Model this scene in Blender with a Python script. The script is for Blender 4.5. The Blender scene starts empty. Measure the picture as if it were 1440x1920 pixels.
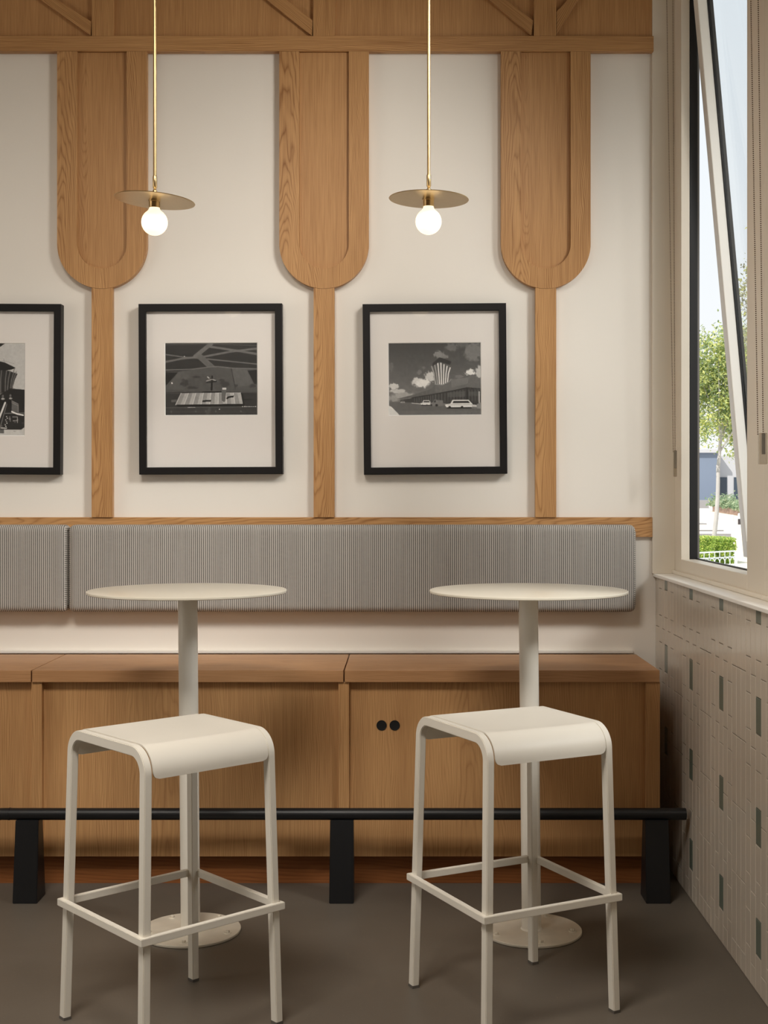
import bpy, bmesh, math, random
import numpy as np
from mathutils import Vector, Matrix

random.seed(7)
SC = bpy.context.scene
COL = SC.collection
F = 2400.0            # focal length in pixels of the 1440x1920 frame
CX, CY, H = 755.0, 927.0, 1.35


def rad(a):
    return math.radians(a)


# ------------------------------------------------------------------ camera
cam_d = bpy.data.cameras.new('camera')
cam_d.sensor_fit = 'AUTO'
cam_d.sensor_width = 36.0
cam_d.lens = F / 1920.0 * 36.0
cam_d.shift_x = -(CX - 720.0) / 1920.0
cam_d.shift_y = (CY - 960.0) / 1920.0
cam_d.clip_start = 0.05
cam_d.clip_end = 600.0
cam = bpy.data.objects.new('camera', cam_d)
cam.location = (0, 0, H)
cam.rotation_euler = (rad(90), 0, 0)
COL.objects.link(cam)
SC.camera = cam

# ------------------------------------------------------------------ view
SC.view_settings.view_transform = 'Standard'
SC.view_settings.look = 'None'
SC.view_settings.gamma = 1.0
SC.view_settings.use_curve_mapping = False
SC.view_settings.exposure = 0.03
SC.cycles.use_denoising = True
SC.cycles.max_bounces = 10
SC.cycles.diffuse_bounces = 6
SC.cycles.transparent_max_bounces = 16
SC.cycles.sample_clamp_indirect = 6.0
SC.cycles.caustics_reflective = False
SC.cycles.caustics_refractive = False

# ------------------------------------------------------------------ sky
world = bpy.data.worlds.new('World')
SC.world = world
world.use_nodes = True
wn, wl = world.node_tree.nodes, world.node_tree.links
wn.clear()
wo = wn.new('ShaderNodeOutputWorld')
wb = wn.new('ShaderNodeBackground')
wt = wn.new('ShaderNodeTexCoord')
ws = wn.new('ShaderNodeSeparateXYZ')
wr = wn.new('ShaderNodeValToRGB')
wr.color_ramp.elements[0].position = 0.0
wr.color_ramp.elements[0].color = (1.0, 1.0, 1.0, 1)
wr.color_ramp.elements[1].position = 0.5
wr.color_ramp.elements[1].color = (0.82, 0.91, 0.97, 1)
e = wr.color_ramp.elements.new(0.16)
e.color = (0.93, 0.97, 1.0, 1)
wl.new(wt.outputs['Generated'], ws.inputs[0])
wl.new(ws.outputs['Z'], wr.inputs[0])
wl.new(wr.outputs[0], wb.inputs[0])
wb.inputs[1].default_value = 0.98
wl.new(wb.outputs[0], wo.inputs[0])

# ------------------------------------------------------------------ sun and daylight
def add_light(name, typ, loc, aim, energy, color, size=None, size_y=None, spread=None):
    d = bpy.data.lights.new(name, typ)
    d.energy = energy
    d.color = color
    if typ == 'AREA':
        d.shape = 'RECTANGLE'
        d.size = size
        d.size_y = size_y
        if spread:
            d.spread = rad(spread)
    o = bpy.data.objects.new(name, d)
    o.location = loc
    o.rotation_euler = Vector(aim).to_track_quat('-Z', 'Y').to_euler()
    COL.objects.link(o)
    return o


sun = add_light('sun', 'SUN', (0, -10, 30), (0.55, 0.55, -0.75), 4.6, (1.0, 0.95, 0.86))
sun.data.angle = rad(0.6)
# daylight entering through the windows of the room (right wall, toward the camera, and left wall)
add_light('daylight_right', 'AREA', (4.4, 0.2, 4.9), (-6.0, 4.66, -3.4), 34, (1.0, 0.97, 0.92), 1.9, 1.9, 42)
add_light('daylight_left', 'AREA', (-4.9, 2.4, 1.75), (1, 0.18, -0.03), 26, (1.0, 0.88, 0.72), 1.7, 2.2)
# unseen fill lamp added under the ceiling to brighten the wall
add_light('wall_fill', 'AREA', (0.85, 3.2, 3.1), (-1.55, 1.66, -0.85), 3.6, (1.0, 0.95, 0.88), 0.45, 0.45, 66)
# ceiling luminaire of the room
add_light('ceiling_light', 'AREA', (-0.9, 1.7, 3.57), (0.0, 0.35, -1), 42, (1.0, 0.93, 0.84), 1.2, 0.7, 120)


# ------------------------------------------------------------------ helpers
def srgb(r, g, b):
    def c(v):
        v /= 255.0
        return v / 12.92 if v <= 0.04045 else ((v + 0.055) / 1.055) ** 2.4
    return (c(r), c(g), c(b), 1.0)


def P(px, py, Y):
    """World X and Z of a photo pixel on the plane at depth Y."""
    return (px - CX) * Y / F, H - (py - CY) * Y / F


def link(o, parent=None):
    COL.objects.link(o)
    if parent is not None:
        o.parent = parent
    return o


def obj(name, bm, m, parent=None, smooth=False, loc=None):
    me = bpy.data.meshes.new(name)
    bmesh.ops.recalc_face_normals(bm, faces=bm.faces[:])
    bm.to_mesh(me)
    bm.free()
    for mm in (m if isinstance(m, (list, tuple)) else [m]):
        me.materials.append(mm)
    if smooth:
        for p in me.polygons:
            p.use_smooth = True
        try:
            me.set_sharp_from_angle(angle=rad(35))
        except Exception:
            pass
    o = bpy.data.objects.new(name, me)
    if loc is not None:
        o.location = loc
    return link(o, parent)


def tag(o, label, cat, group=None, kind=None):
    o['label'] = label
    o['category'] = cat
    if group:
        o['group'] = group
    if kind:
        o['kind'] = kind
    return o


def thing(name, label, cat, loc=(0, 0, 0), rz=0.0, group=None):
    o = bpy.data.objects.new(name, None)
    o.empty_display_size = 0.1
    o.location = loc
    o.rotation_euler = (0, 0, rz)
    link(o)
    return tag(o, label, cat, group)


def struct(name, bm, m, parent=None, smooth=False, label=None):
    o = obj(name, bm, m, parent, smooth)
    if parent is None:
        o['kind'] = 'structure'
        if label:
            o['label'] = label
            o['category'] = name.split('_')[0]
    return o


def box(bm, x0, x1, y0, y1, z0, z1, bev=0.0, seg=2, mi=0):
    vs = [bm.verts.new(p) for p in ((x0, y0, z0), (x1, y0, z0), (x1, y1, z0), (x0, y1, z0),
                                    (x0, y0, z1), (x1, y0, z1), (x1, y1, z1), (x0, y1, z1))]
    fs = [bm.faces.new([vs[i] for i in f]) for f in
          ((0, 3, 2, 1), (4, 5, 6, 7), (0, 1, 5, 4), (1, 2, 6, 5), (2, 3, 7, 6), (3, 0, 4, 7))]
    for f in fs:
        f.material_index = mi
    if bev > 0:
        es = list({e for f in fs for e in f.edges})
        r = bmesh.ops.bevel(bm, geom=es, offset=bev, segments=seg, affect='EDGES', profile=0.5)
        for f in r['faces']:
            f.material_index = mi
    return vs


def boxbm(*a, **k):
    bm = bmesh.new()
    box(bm, *a, **k)
    return bm


def prism(bm, pts, y0, y1, mi=0, bev=0.0):
    """Polygon in the XZ plane pushed along Y."""
    a = [bm.verts.new((x, y0, z)) for x, z in pts]
    b = [bm.verts.new((x, y1, z)) for x, z in pts]
    n = len(pts)
    fs = [bm.faces.new(a), bm.faces.new(b[::-1])]
    for i in range(n):
        fs.append(bm.faces.new((a[i], b[i], b[(i + 1) % n], a[(i + 1) % n])))
    for f in fs:
        f.material_index = mi
    if bev > 0:
        bmesh.ops.bevel(bm, geom=list(fs[0].edges), offset=bev, segments=2, affect='EDGES', profile=0.5)


def lathe(bm, prof, seg=48, c=(0, 0, 0), mi=0):
    """Profile of (radius, z) turned around Z."""
    rings = []
    for r, z in prof:
        if r < 1e-6:
            rings.append([bm.verts.new((c[0], c[1], c[2] + z))])
        else:
            rings.append([bm.verts.new((c[0] + r * math.cos(2 * math.pi * i / seg),
                                        c[1] + r * math.sin(2 * math.pi * i / seg), c[2] + z)) for i in range(seg)])
    for a, b in zip(rings[:-1], rings[1:]):
        for i in range(seg):
            j = (i + 1) % seg
            if len(a) == 1 and len(b) == 1:
                continue
            if len(a) == 1:
                f = bm.faces.new((a[0], b[i], b[j]))
            elif len(b) == 1:
                f = bm.faces.new((a[i], a[j], b[0]))
            else:
                f = bm.faces.new((a[i], a[j], b[j], b[i]))
            f.material_index = mi


def tube(bm, p0, p1, r, seg=20, r1=None, caps=True, mi=0):
    p0, p1 = Vector(p0), Vector(p1)
    r1 = r if r1 is None else r1
    d = (p1 - p0).normalized()
    u = d.orthogonal().normalized()
    v = d.cross(u)
    A, B = [], []
    for i in range(seg):
        t = 2 * math.pi * i / seg
        q = u * math.cos(t) + v * math.sin(t)
        A.append(bm.verts.new(p0 + q * r))
        B.append(bm.verts.new(p1 + q * r1))
    for i in range(seg):
        j = (i + 1) % seg
        bm.faces.new((A[i], A[j], B[j], B[i])).material_index = mi
    if caps:
        bm.faces.new(A[::-1]).material_index = mi
        bm.faces.new(B).material_index = mi


def sweep(bm, path, sections, close_ends=True):
    """Connect matching rings of points."""
    rings = [[bm.verts.new(p) for p in s] for s in sections]
    n = len(rings[0])
    for a, b in zip(rings[:-1], rings[1:]):
        for i in range(n):
            j = (i + 1) % n
            bm.faces.new((a[i], a[j], b[j], b[i]))
    if close_ends:
        bm.faces.new(rings[0][::-1])
        bm.faces.new(rings[-1])


# ------------------------------------------------------------------ materials
def newmat(name):
    m = bpy.data.materials.new(name)
    m.use_nodes = True
    nt = m.node_tree
    return m, nt.nodes, nt.links, nt.nodes['Principled BSDF']


def math_node(n, op, a=None, b=None, l=None):
    k = n.new('ShaderNodeMath')
    k.operation = op
    for i, v in enumerate((a, b)):
        if v is None:
            continue
        if isinstance(v, (int, float)):
            k.inputs[i].default_value = v
        else:
            l.new(v, k.inputs[i])
    return k.outputs[0]


def mixc(n, l, fac, a, b):
    k = n.new('ShaderNodeMix')
    k.data_type = 'RGBA'
    for idx, v in ((0, fac), (6, a), (7, b)):
        if isinstance(v, (int, float)):
            k.inputs[idx].default_value = v
        elif isinstance(v, tuple):
            k.inputs[idx].default_value = v
        else:
            l.new(v, k.inputs[idx])
    return k.outputs[2]


def paint(name, col, rough=0.5, var=0.04, scale=6.0, bump=0.0, bscale=60.0, metallic=0.0, spec=0.5):
    """Painted / plain surface with a faint mottling."""
    m, n, l, b = newmat(name)
    tc = n.new('ShaderNodeTexCoord')
    nz = n.new('ShaderNodeTexNoise')
    nz.inputs['Scale'].default_value = scale
    nz.inputs['Detail'].default_value = 4
    l.new(tc.outputs['Object'], nz.inputs['Vector'])
    c2 = tuple(max(0, v * (1 - var * 2.2)) for v in col[:3]) + (1,)
    l.new(mixc(n, l, nz.outputs['Fac'], col, c2), b.inputs['Base Color'])
    b.inputs['Roughness'].default_value = rough
    b.inputs['Metallic'].default_value = metallic
    b.inputs['Specular IOR Level'].default_value = spec
    if bump:
        n2 = n.new('ShaderNodeTexNoise')
        n2.inputs['Scale'].default_value = bscale
        n2.inputs['Detail'].default_value = 3
        l.new(tc.outputs['Object'], n2.inputs['Vector'])
        bp = n.new('ShaderNodeBump')
        bp.inputs['Strength'].default_value = bump
        bp.inputs['Distance'].default_value = 0.002
        l.new(n2.outputs['Fac'], bp.inputs['Height'])
        l.new(bp.outputs[0], b.inputs['Normal'])
    return m


def wood(name, axis, light, dark, ring=50.0, amount=0.68, rough=0.42, tilt=2.6, offs=(0.02, 0.10), turn=0.0):
    """Oak: tilted growth rings cut by the board face, fine fibres, slow tone drift."""
    m, n, l, b = newmat(name)
    tc = n.new('ShaderNodeTexCoord')
    oi = n.new('ShaderNodeObjectInfo')
    sp = n.new('ShaderNodeSeparateXYZ')
    pre = n.new('ShaderNodeMapping')
    pre.inputs['Rotation'].default_value = (0, turn, 0)
    l.new(tc.outputs['Object'], pre.inputs['Vector'])
    l.new(pre.outputs[0], sp.inputs[0])
    cb = n.new('ShaderNodeCombineXYZ')
    order = {'X': ('Z', 'Y', 'X'), 'Y': ('X', 'Z', 'Y'), 'Z': ('X', 'Y', 'Z')}[axis]
    for i, a in enumerate(order):
        l.new(sp.outputs[a], cb.inputs[i])
    off = n.new('ShaderNodeVectorMath')
    off.operation = 'MULTIPLY_ADD'
    l.new(oi.outputs['Random'], off.inputs[0])
    off.inputs[1].default_value = (0.09, 0.07, 5.3)
    l.new(cb.outputs[0], off.inputs[2])
    mp = n.new('ShaderNodeMapping')
    mp.inputs['Location'].default_value = (offs[0], offs[1], 0)
    mp.inputs['Rotation'].default_value = (rad(tilt), rad(tilt * 0.35), 0)
    l.new(off.outputs[0], mp.inputs['Vector'])
    # slow wander of the rings
    nzv = n.new('ShaderNodeMapping')
    nzv.inputs['Scale'].default_value = (9, 9, 1.6)
    l.new(off.outputs[0], nzv.inputs['Vector'])
    nz = n.new('ShaderNodeTexNoise')
    nz.inputs['Scale'].default_value = 1.0
    nz.inputs['Detail'].default_value = 3
    l.new(nzv.outputs[0], nz.inputs['Vector'])
    s2 = n.new('ShaderNodeSeparateXYZ')
    l.new(mp.outputs[0], s2.inputs[0])
    xx = math_node(n, 'MULTIPLY', s2.outputs[0], s2.outputs[0], l)
    yy = math_node(n, 'MULTIPLY', s2.outputs[1], s2.outputs[1], l)
    d = math_node(n, 'SQRT', math_node(n, 'ADD', xx, yy, l), None, l)
    d = math_node(n, 'ADD', d, math_node(n, 'MULTIPLY', nz.outputs['Fac'], 0.065, l), l)
    fr = math_node(n, 'FRACT', math_node(n, 'MULTIPLY', d, ring * 4.2, l), None, l)
    rg = n.new('ShaderNodeValToRGB')
    el = rg.color_ramp.elements
    el[0].position, el[0].color = 0.0, (1, 1, 1, 1)
    el[1].position, el[1].color = 1.0, (1, 1, 1, 1)
    for p, v in ((0.12, 0.55), (0.3, 0.12), (0.6, 0.0), (0.85, 0.25)):
        q = el.new(p)
        q.color = (v, v, v, 1)
    l.new(fr, rg.inputs[0])
    # fibres
    fm = n.new('ShaderNodeMapping')
    fm.inputs['Scale'].default_value = (300, 300, 7)
    l.new(off.outputs[0], fm.inputs['Vector'])
    fn = n.new('ShaderNodeTexNoise')
    fn.inputs['Scale'].default_value = 1.0
    fn.inputs['Detail'].default_value = 2
    l.new(fm.outputs[0], fn.inputs['Vector'])
    # tone drift
    tm = n.new('ShaderNodeMapping')
    tm.inputs['Scale'].default_value = (14, 14, 0.9)
    l.new(off.outputs[0], tm.inputs['Vector'])
    tn = n.new('ShaderNodeTexNoise')
    tn.inputs['Scale'].default_value = 1.0
    tn.inputs['Detail'].default_value = 2
    l.new(tm.outputs[0], tn.inputs['Vector'])
    # ring lines are strong in places and fade in others
    rs = math_node(n, 'MULTIPLY', rg.outputs[0], math_node(n, 'MULTIPLY', tn.outputs['Fac'], 1.5 * amount, l), l)
    fb = math_node(n, 'MULTIPLY', math_node(n, 'SUBTRACT', fn.outputs['Fac'], 0.35, l), 1.0, l)
    fac = n.new('ShaderNodeMath')
    fac.operation = 'ADD'
    fac.use_clamp = True
    l.new(rs, fac.inputs[0])
    l.new(fb, fac.inputs[1])
    c = mixc(n, l, fac.outputs[0], light, dark)
    drift = mixc(n, l, math_node(n, 'MULTIPLY', tn.outputs['Fac'], 0.35, l), c, dark)
    l.new(drift, b.inputs['Base Color'])
    b.inputs['Roughness'].default_value = rough
    b.inputs['Specular IOR Level'].default_value = 0.35
    bp = n.new('ShaderNodeBump')
    bp.inputs['Strength'].default_value = 0.12
    bp.inputs['Distance'].default_value = 0.001
    l.new(fac.outputs[0], bp.inputs['Height'])
    l.new(bp.outputs[0], b.inputs['Normal'])
    return m


OAK_L, OAK_D = srgb(204, 158, 106), srgb(128, 82, 42)
M_oakV = wood('oak_vertical', 'Z', OAK_L, OAK_D)
M_oakVfine = wood('oak_vertical_veneer', 'Z', srgb(200, 154, 104), srgb(138, 92, 50), ring=70, amount=0.42, tilt=1.6)
M_braceL = wood('oak_brace', 'Z', OAK_L, OAK_D, turn=rad(52))
M_braceR = wood('oak_brace_steep', 'Z', OAK_L, OAK_D, turn=rad(-31))
M_oakH = wood('oak_horizontal', 'X', OAK_L, OAK_D)
M_oakBench = wood('oak_bench_front', 'Z', srgb(210, 164, 112), srgb(150, 104, 64), ring=40, amount=0.5, tilt=2.0, rough=0.5)
M_oakTop = wood('oak_bench_top', 'X', srgb(196, 150, 108), srgb(152, 108, 68), ring=40, amount=0.4, tilt=2.0, rough=0.45)
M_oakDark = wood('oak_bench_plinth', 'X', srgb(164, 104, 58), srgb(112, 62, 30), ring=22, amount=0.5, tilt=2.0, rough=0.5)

M_plaster = paint('wall_plaster', srgb(234, 228, 219), 0.75, 0.015, 2.5, 0.05, 90)
M_white = paint('window_paint', srgb(228, 219, 204), 0.42, 0.02, 5.0)
M_sash = paint('sash_paint', srgb(246, 243, 237), 0.4, 0.01, 5.0)
M_powder = paint('powder_coat_white', srgb(234, 229, 218), 0.38, 0.02, 10.0, 0.04, 900)
M_tabletop = paint('tabletop_white', srgb(226, 219, 203), 0.3, 0.02, 5.0)
M_baseplate = paint('baseplate_scuffed', srgb(226, 218, 202), 0.4, 0.10, 22.0)
M_black = paint('black_frame_paint', srgb(18, 15, 15), 0.5, 0.05, 8.0, spec=0.3)
M_blacksteel = paint('black_steel', srgb(16, 17, 20), 0.42, 0.05, 10.0)
M_hole = paint('black_grommet', srgb(8, 8, 8), 0.7, 0.02, 8.0)
M_gasket = paint('black_gasket', srgb(14, 13, 14), 0.5, 0.05, 8.0)
M_greyseal = paint('grey_seal', srgb(120, 116, 112), 0.5, 0.05, 8.0)
M_mat = paint('mat_board', srgb(238, 232, 226), 0.8, 0.01, 4.0)
M_core = paint('mat_bevel', srgb(250, 248, 244), 0.8, 0.01, 4.0)
M_ceiling = paint('ceiling_paint', srgb(226, 216, 200), 0.8, 0.02, 3.0)
M_brass = paint('brushed_brass', srgb(208, 180, 132), 0.3, 0.05, 40.0, metallic=1.0)
M_bead = paint('bead_chain_metal', srgb(104, 82, 62), 0.4, 0.03, 50.0, metallic=0.6)
M_slot = paint('chain_slot_grey', srgb(124, 114, 100), 0.5, 0.03, 30.0)
M_rubber = paint('rubber_glide', srgb(96, 91, 85), 0.6, 0.03, 30.0)
M_grout = paint('grout', srgb(172, 160, 146), 0.85, 0.04, 20.0)
M_tile = paint('tile_cream_glazed', srgb(206, 196, 182), 0.16, 0.03, 7.0, 0.10, 14)
M_tilegreen = paint('tile_green_glazed', srgb(112, 122, 112), 0.18, 0.05, 7.0, 0.10, 14)


def make_floor():
    m, n, l, b = newmat('polished_concrete')
    tc = n.new('ShaderNodeTexCoord')
    a = n.new('ShaderNodeTexNoise')
    a.inputs['Scale'].default_value = 1.7
    a.inputs['Detail'].default_value = 8
    a.inputs['Roughness'].default_value = 0.65
    c = n.new('ShaderNodeTexNoise')
    c.inputs['Scale'].default_value = 160
    c.inputs['Detail'].default_value = 2
    for k in (a, c):
        l.new(tc.outputs['Object'], k.inputs['Vector'])
    base = mixc(n, l, a.outputs['Fac'], srgb(78, 72, 64), srgb(114, 106, 96))
    sp = n.new('ShaderNodeValToRGB')
    sp.color_ramp.elements[0].position, sp.color_ramp.elements[0].color = 0.70, (0, 0, 0, 1)
    sp.color_ramp.elements[1].position, sp.color_ramp.elements[1].color = 0.78, (1, 1, 1, 1)
    l.new(c.outputs['Fac'], sp.inputs[0])
    l.new(mixc(n, l, math_node(n, 'MULTIPLY', sp.outputs[0], 0.35, l), base, srgb(170, 160, 146)), b.inputs['Base Color'])
    rr = n.new('ShaderNodeMapRange')
    rr.inputs[3].default_value, rr.inputs[4].default_value = 0.36, 0.58
    l.new(a.outputs['Fac'], rr.inputs[0])
    l.new(rr.outputs[0], b.inputs['Roughness'])
    bp = n.new('ShaderNodeBump')
    bp.inputs['Strength'].default_value = 0.06
    bp.inputs['Distance'].default_value = 0.002
    l.new(c.outputs['Fac'], bp.inputs['Height'])
    l.new(bp.outputs[0], b.inputs['Normal'])
    return m


M_floor = make_floor()


def make_fabric():
    """Ticking stripe: narrow charcoal and cream stripes with a slubby weave."""
    m, n, l, b = newmat('ticking_stripe_fabric')
    tc = n.new('ShaderNodeTexCoord')
    ge = n.new('ShaderNodeNewGeometry')
    sp = n.new('ShaderNodeSeparateXYZ')
    l.new(tc.outputs['Object'], sp.inputs[0])
    sn = n.new('ShaderNodeSeparateXYZ')
    l.new(ge.outputs['Normal'], sn.inputs[0])
    side = math_node(n, 'GREATER_THAN', math_node(n, 'ABSOLUTE', sn.outputs[0], None, l), 0.72, l)
    mx = n.new('ShaderNodeMix')
    mx.data_type = 'FLOAT'
    l.new(side, mx.inputs[0])
    l.new(sp.outputs['X'], mx.inputs[2])
    l.new(sp.outputs['Z'], mx.inputs[3])
    ph = math_node(n, 'FRACT', math_node(n, 'MULTIPLY', mx.outputs[0], 1 / 0.00725, l), None, l)
    st = n.new('ShaderNodeValToRGB')
    el = st.color_ramp.elements
    el[0].position, el[0].color = 0.0, (0.1, 0.1, 0.1, 1)
    el[1].position, el[1].color = 1.0, (0.4, 0.4, 0.4, 1)
    for p, v in ((0.26, 0.0), (0.34, 0.48), (0.50, 0.52), (0.57, 1.0), (0.80, 1.0), (0.88, 0.5)):
        q = el.new(p)
        q.color = (v, v, v, 1)
    l.new(ph, st.inputs[0])
    mp = n.new('ShaderNodeMapping')
    mp.inputs['Scale'].default_value = (55, 55, 520)
    l.new(tc.outputs['Object'], mp.inputs['Vector'])
    nz = n.new('ShaderNodeTexNoise')
    nz.inputs['Scale'].default_value = 1.0
    nz.inputs['Detail'].default_value = 3
    l.new(mp.outputs[0], nz.inputs['Vector'])
    mp2 = n.new('ShaderNodeMapping')
    mp2.inputs['Scale'].default_value = (30, 30, 2.0)
    l.new(tc.outputs['Object'], mp2.inputs['Vector'])
    nz2 = n.new('ShaderNodeTexNoise')
    nz2.inputs['Scale'].default_value = 1.0
    nz2.inputs['Detail'].default_value = 2
    l.new(mp2.outputs[0], nz2.inputs['Vector'])
    dk = mixc(n, l, nz.outputs['Fac'], srgb(30, 29, 30), srgb(96, 93, 90))
    lt = mixc(n, l, nz2.outputs['Fac'], srgb(222, 217, 209), srgb(184, 179, 172))
    mp3 = n.new('ShaderNodeMapping')
    mp3.inputs['Scale'].default_value = (26, 26, 640)
    l.new(tc.outputs['Object'], mp3.inputs['Vector'])
    nz3 = n.new('ShaderNodeTexNoise')
    nz3.inputs['Scale'].default_value = 1.0
    nz3.inputs['Detail'].default_value = 4
    l.new(mp3.outputs[0], nz3.inputs['Vector'])
    sl = n.new('ShaderNodeMapRange')
    sl.inputs[1].default_value, sl.inputs[2].default_value = 0.46, 0.72
    sl.inputs[3].default_value, sl.inputs[4].default_value = 0.0, 0.55
    l.new(nz3.outputs['Fac'], sl.inputs[0])
    weave = mixc(n, l, st.outputs[0], lt, dk)
    l.new(mixc(n, l, sl.outputs[0], weave, srgb(158, 153, 147)), b.inputs['Base Color'])
    b.inputs['Roughness'].default_value = 0.9
    b.inputs['Specular IOR Level'].default_value = 0.15
    bp = n.new('ShaderNodeBump')
    bp.inputs['Strength'].default_value = 0.3
    bp.inputs['Distance'].default_value = 0.001
    l.new(st.outputs[0], bp.inputs['Height'])
    l.new(bp.outputs[0], b.inputs['Normal'])
    return m


M_fabric = make_fabric()


def make_glass(name, refl=1.0, tint=(1, 1, 1, 1)):
    m, n, l, b = newmat(name)
    n.remove(b)
    out = n['Material Output']
    tr = n.new('ShaderNodeBsdfTransparent')
    tr.inputs[0].default_value = tint
    gl = n.new('ShaderNodeBsdfGlossy')
    gl.inputs['Roughness'].default_value = 0.02
    lw = n.new('ShaderNodeLayerWeight')
    f5 = math_node(n, 'POWER', lw.outputs['Facing'], 5.0, l)
    f5 = math_node(n, 'MULTIPLY', math_node(n, 'ADD', math_node(n, 'MULTIPLY', f5, 0.9, l), 0.035, l), refl, l)
    mx = n.new('ShaderNodeMixShader')
    l.new(f5, mx.inputs[0])
    l.new(tr.outputs[0], mx.inputs[1])
    l.new(gl.outputs[0], mx.inputs[2])
    l.new(mx.outputs[0], out.inputs[0])
    return m


M_glass = make_glass('window_glass', 0.35, (0.97, 0.98, 0.985, 1))
M_picglass = make_glass('picture_glass', 0.7)
M_clear = make_glass('clear_plastic', 0.9, (0.80, 0.77, 0.72, 1))


def make_bulb():
    m, n, l, b = newmat('opal_bulb')
    b.inputs['Base Color'].default_value = (0.9, 0.86, 0.8, 1)
    b.inputs['Roughness'].default_value = 0.3
    b.inputs['Emission Color'].default_value = (1.0, 0.82, 0.54, 1)
    b.inputs['Emission Strength'].default_value = 1.35
    return m


M_bulb = make_bulb()


def make_photo():
    m, n, l, b = newmat('gelatin_print')
    at = n.new('ShaderNodeVertexColor')
    at.layer_name = 'tone'
    l.new(at.outputs['Color'], b.inputs['Base Color'])
    b.inputs['Roughness'].default_value = 0.5
    return m


M_photo = make_photo()

# ------------------------------------------------------------------ room shell
YB = 4.86        # back wall face
XT = 0.96        # tile face
XL, YF, ZC = -4.5, -2.5, 3.75
WZ0, WZ1 = 1.05, 3.27

struct('floor', boxbm(XL - 0.2, 1.3, YF - 0.2, YB + 0.2, -0.12, 0.0), M_floor, label='dark grey polished concrete floor')
ceil_o = struct('ceiling', boxbm(XL - 3.2, 1.3, YF - 0.4, YB + 0.25, ZC, ZC + 0.25), M_ceiling)  # slab stretched past the left wall to keep the sun out
# housings for the ceiling panel lamp and the added wall fill lamp
bm = boxbm(-0.24, 0.24, -0.24, 0.24, 0.012, 0.07, bev=0.004)
hs = obj('wall_fill_housing', bm, M_black, ceil_o, loc=(0.85, 3.2, 3.1))
hs.rotation_euler = Vector((-1.55, 1.66, -0.85)).to_track_quat('-Z', 'Y').to_euler()
bm = bmesh.new()
tube(bm, (0.85 + 0.03, 3.2 - 0.03, 3.14), (0.88, 3.17, ZC), 0.012, 12)
obj('wall_fill_stem', bm, M_black, ceil_o)
obj('panel_lamp_housing', boxbm(-1.54, -0.26, 1.32, 2.08, 3.70, ZC + 0.01), M_white, ceil_o)
struct('wall_back', boxbm(XL - 0.2, 1.10, YB, YB + 0.1, 0, ZC), M_plaster, label='cream plaster wall behind the bench')
struct('wall_front', boxbm(XL - 0.2, 1.3, YF - 0.2, YF, 0, ZC), M_plaster)
# left wall with a wide shop window
bm = bmesh.new()
LW = (1.3, 3.6, 0.5, 2.95)
box(bm, XL - 0.2, XL, YF, LW[0], 0, ZC)
box(bm, XL - 0.2, XL, LW[1], YB, 0, ZC)
box(bm, XL - 0.2, XL, LW[0], LW[1], 0, LW[2])
box(bm, XL - 0.2, XL, LW[0], LW[1], LW[3], ZC)
struct('wall_left', bm, M_plaster)
# right wall: low tiled part, lintel, piers
bm = bmesh.new()
box(bm, 0.965, 1.25, YF, YB, 0, WZ0 - 0.012)
box(bm, 1.03, 1.25, YF, YB, WZ1, ZC)
box(bm, 1.03, 1.25, YF, 2.52, WZ0 - 0.012, WZ1)
struct('wall_right', bm, [M_grout])

# tile cladding of the low right wall
bm = bmesh.new()


def tile(y0, y1, z0, z1, mi):
    g, bv, dp = 0.0011, 0.0016, 0.0045
    y0 += g; y1 -= g; z0 += g; z1 -= g
    if z1 - z0 < 0.006 or y1 - y0 < 0.006:
        return
    j = [random.uniform(-0.00022, 0.00022) for _ in range(4)]
    x1 = XT + dp
    o = [bm.verts.new((x1, y, z)) for y, z in ((y0, z0), (y1, z0), (y1, z1), (y0, z1))]
    i2 = [bm.verts.new((XT + 0.0007, y, z)) for y, z in
          ((y0, z0), (y1, z0), (y1, z1), (y0, z1))]
    i3 = [bm.verts.new((XT + j[q], y, z)) for q, (y, z) in enumerate(
          ((y0 + bv, z0 + bv), (y1 - bv, z0 + bv), (y1 - bv, z1 - bv), (y0 + bv, z1 - bv)))]
    fs = [bm.faces.new(i3)]
    for a, b_ in ((o, i2), (i2, i3)):
        for q in range(4):
            r = (q + 1) % 4
            fs.append(bm.faces.new((a[q], a[r], b_[r], b_[q])))
    for f in fs:
        f.material_index = mi


PITCH = 0.0505
for c in range(-124, 21):
    ya, yb = 3.86 + (c - 0.5) * PITCH, 3.86 + (c + 0.5) * PITCH
    yb = min(yb, YB - 0.001)
    if ya > YB - 0.008:
        continue
    mcol = c % 8
    if mcol in (0, 2, 6):
        cuts = [0.0] + [0.1 * k for k in range(1, 11)]
    else:
        cuts = [0.0] + [0.06 + 0.1985 * k for k in range(0, 5)]
    cuts = [z for z in cuts if z < WZ0 - 0.025] + [WZ0 - 0.013]
    for z0, z1 in zip(cuts[:-1], cuts[1:]):
        green = mcol == 0 and any(abs(z0 - g) < 0.02 for g in (0.1, 0.4, 0.7, 1.0))
        tile(ya, yb, z0, z1, 1 if green else 0)
struct('wall_right_tiles', bm, [M_tile, M_tilegreen], label='cream glazed tile wall dotted with grey-green tiles')

# sill board over the tiles
bm = bmesh.new()
box(bm, 0.950, 1.035, YF, YB - 0.001, WZ0 - 0.012, WZ0, bev=0.002)
struct('trim_1', bm, M_sash, label='white window sill board above the tiles')  # lighter sash paint stands in for sky light on the sill
# white reveal board closing the recess at the back corner
bm = bmesh.new()
box(bm, 0.945, 1.05, 4.845, YB + 0.01, WZ0, ZC, bev=0.0015)
struct('trim_2', bm, M_white, label='white corner board beside the window')
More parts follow.
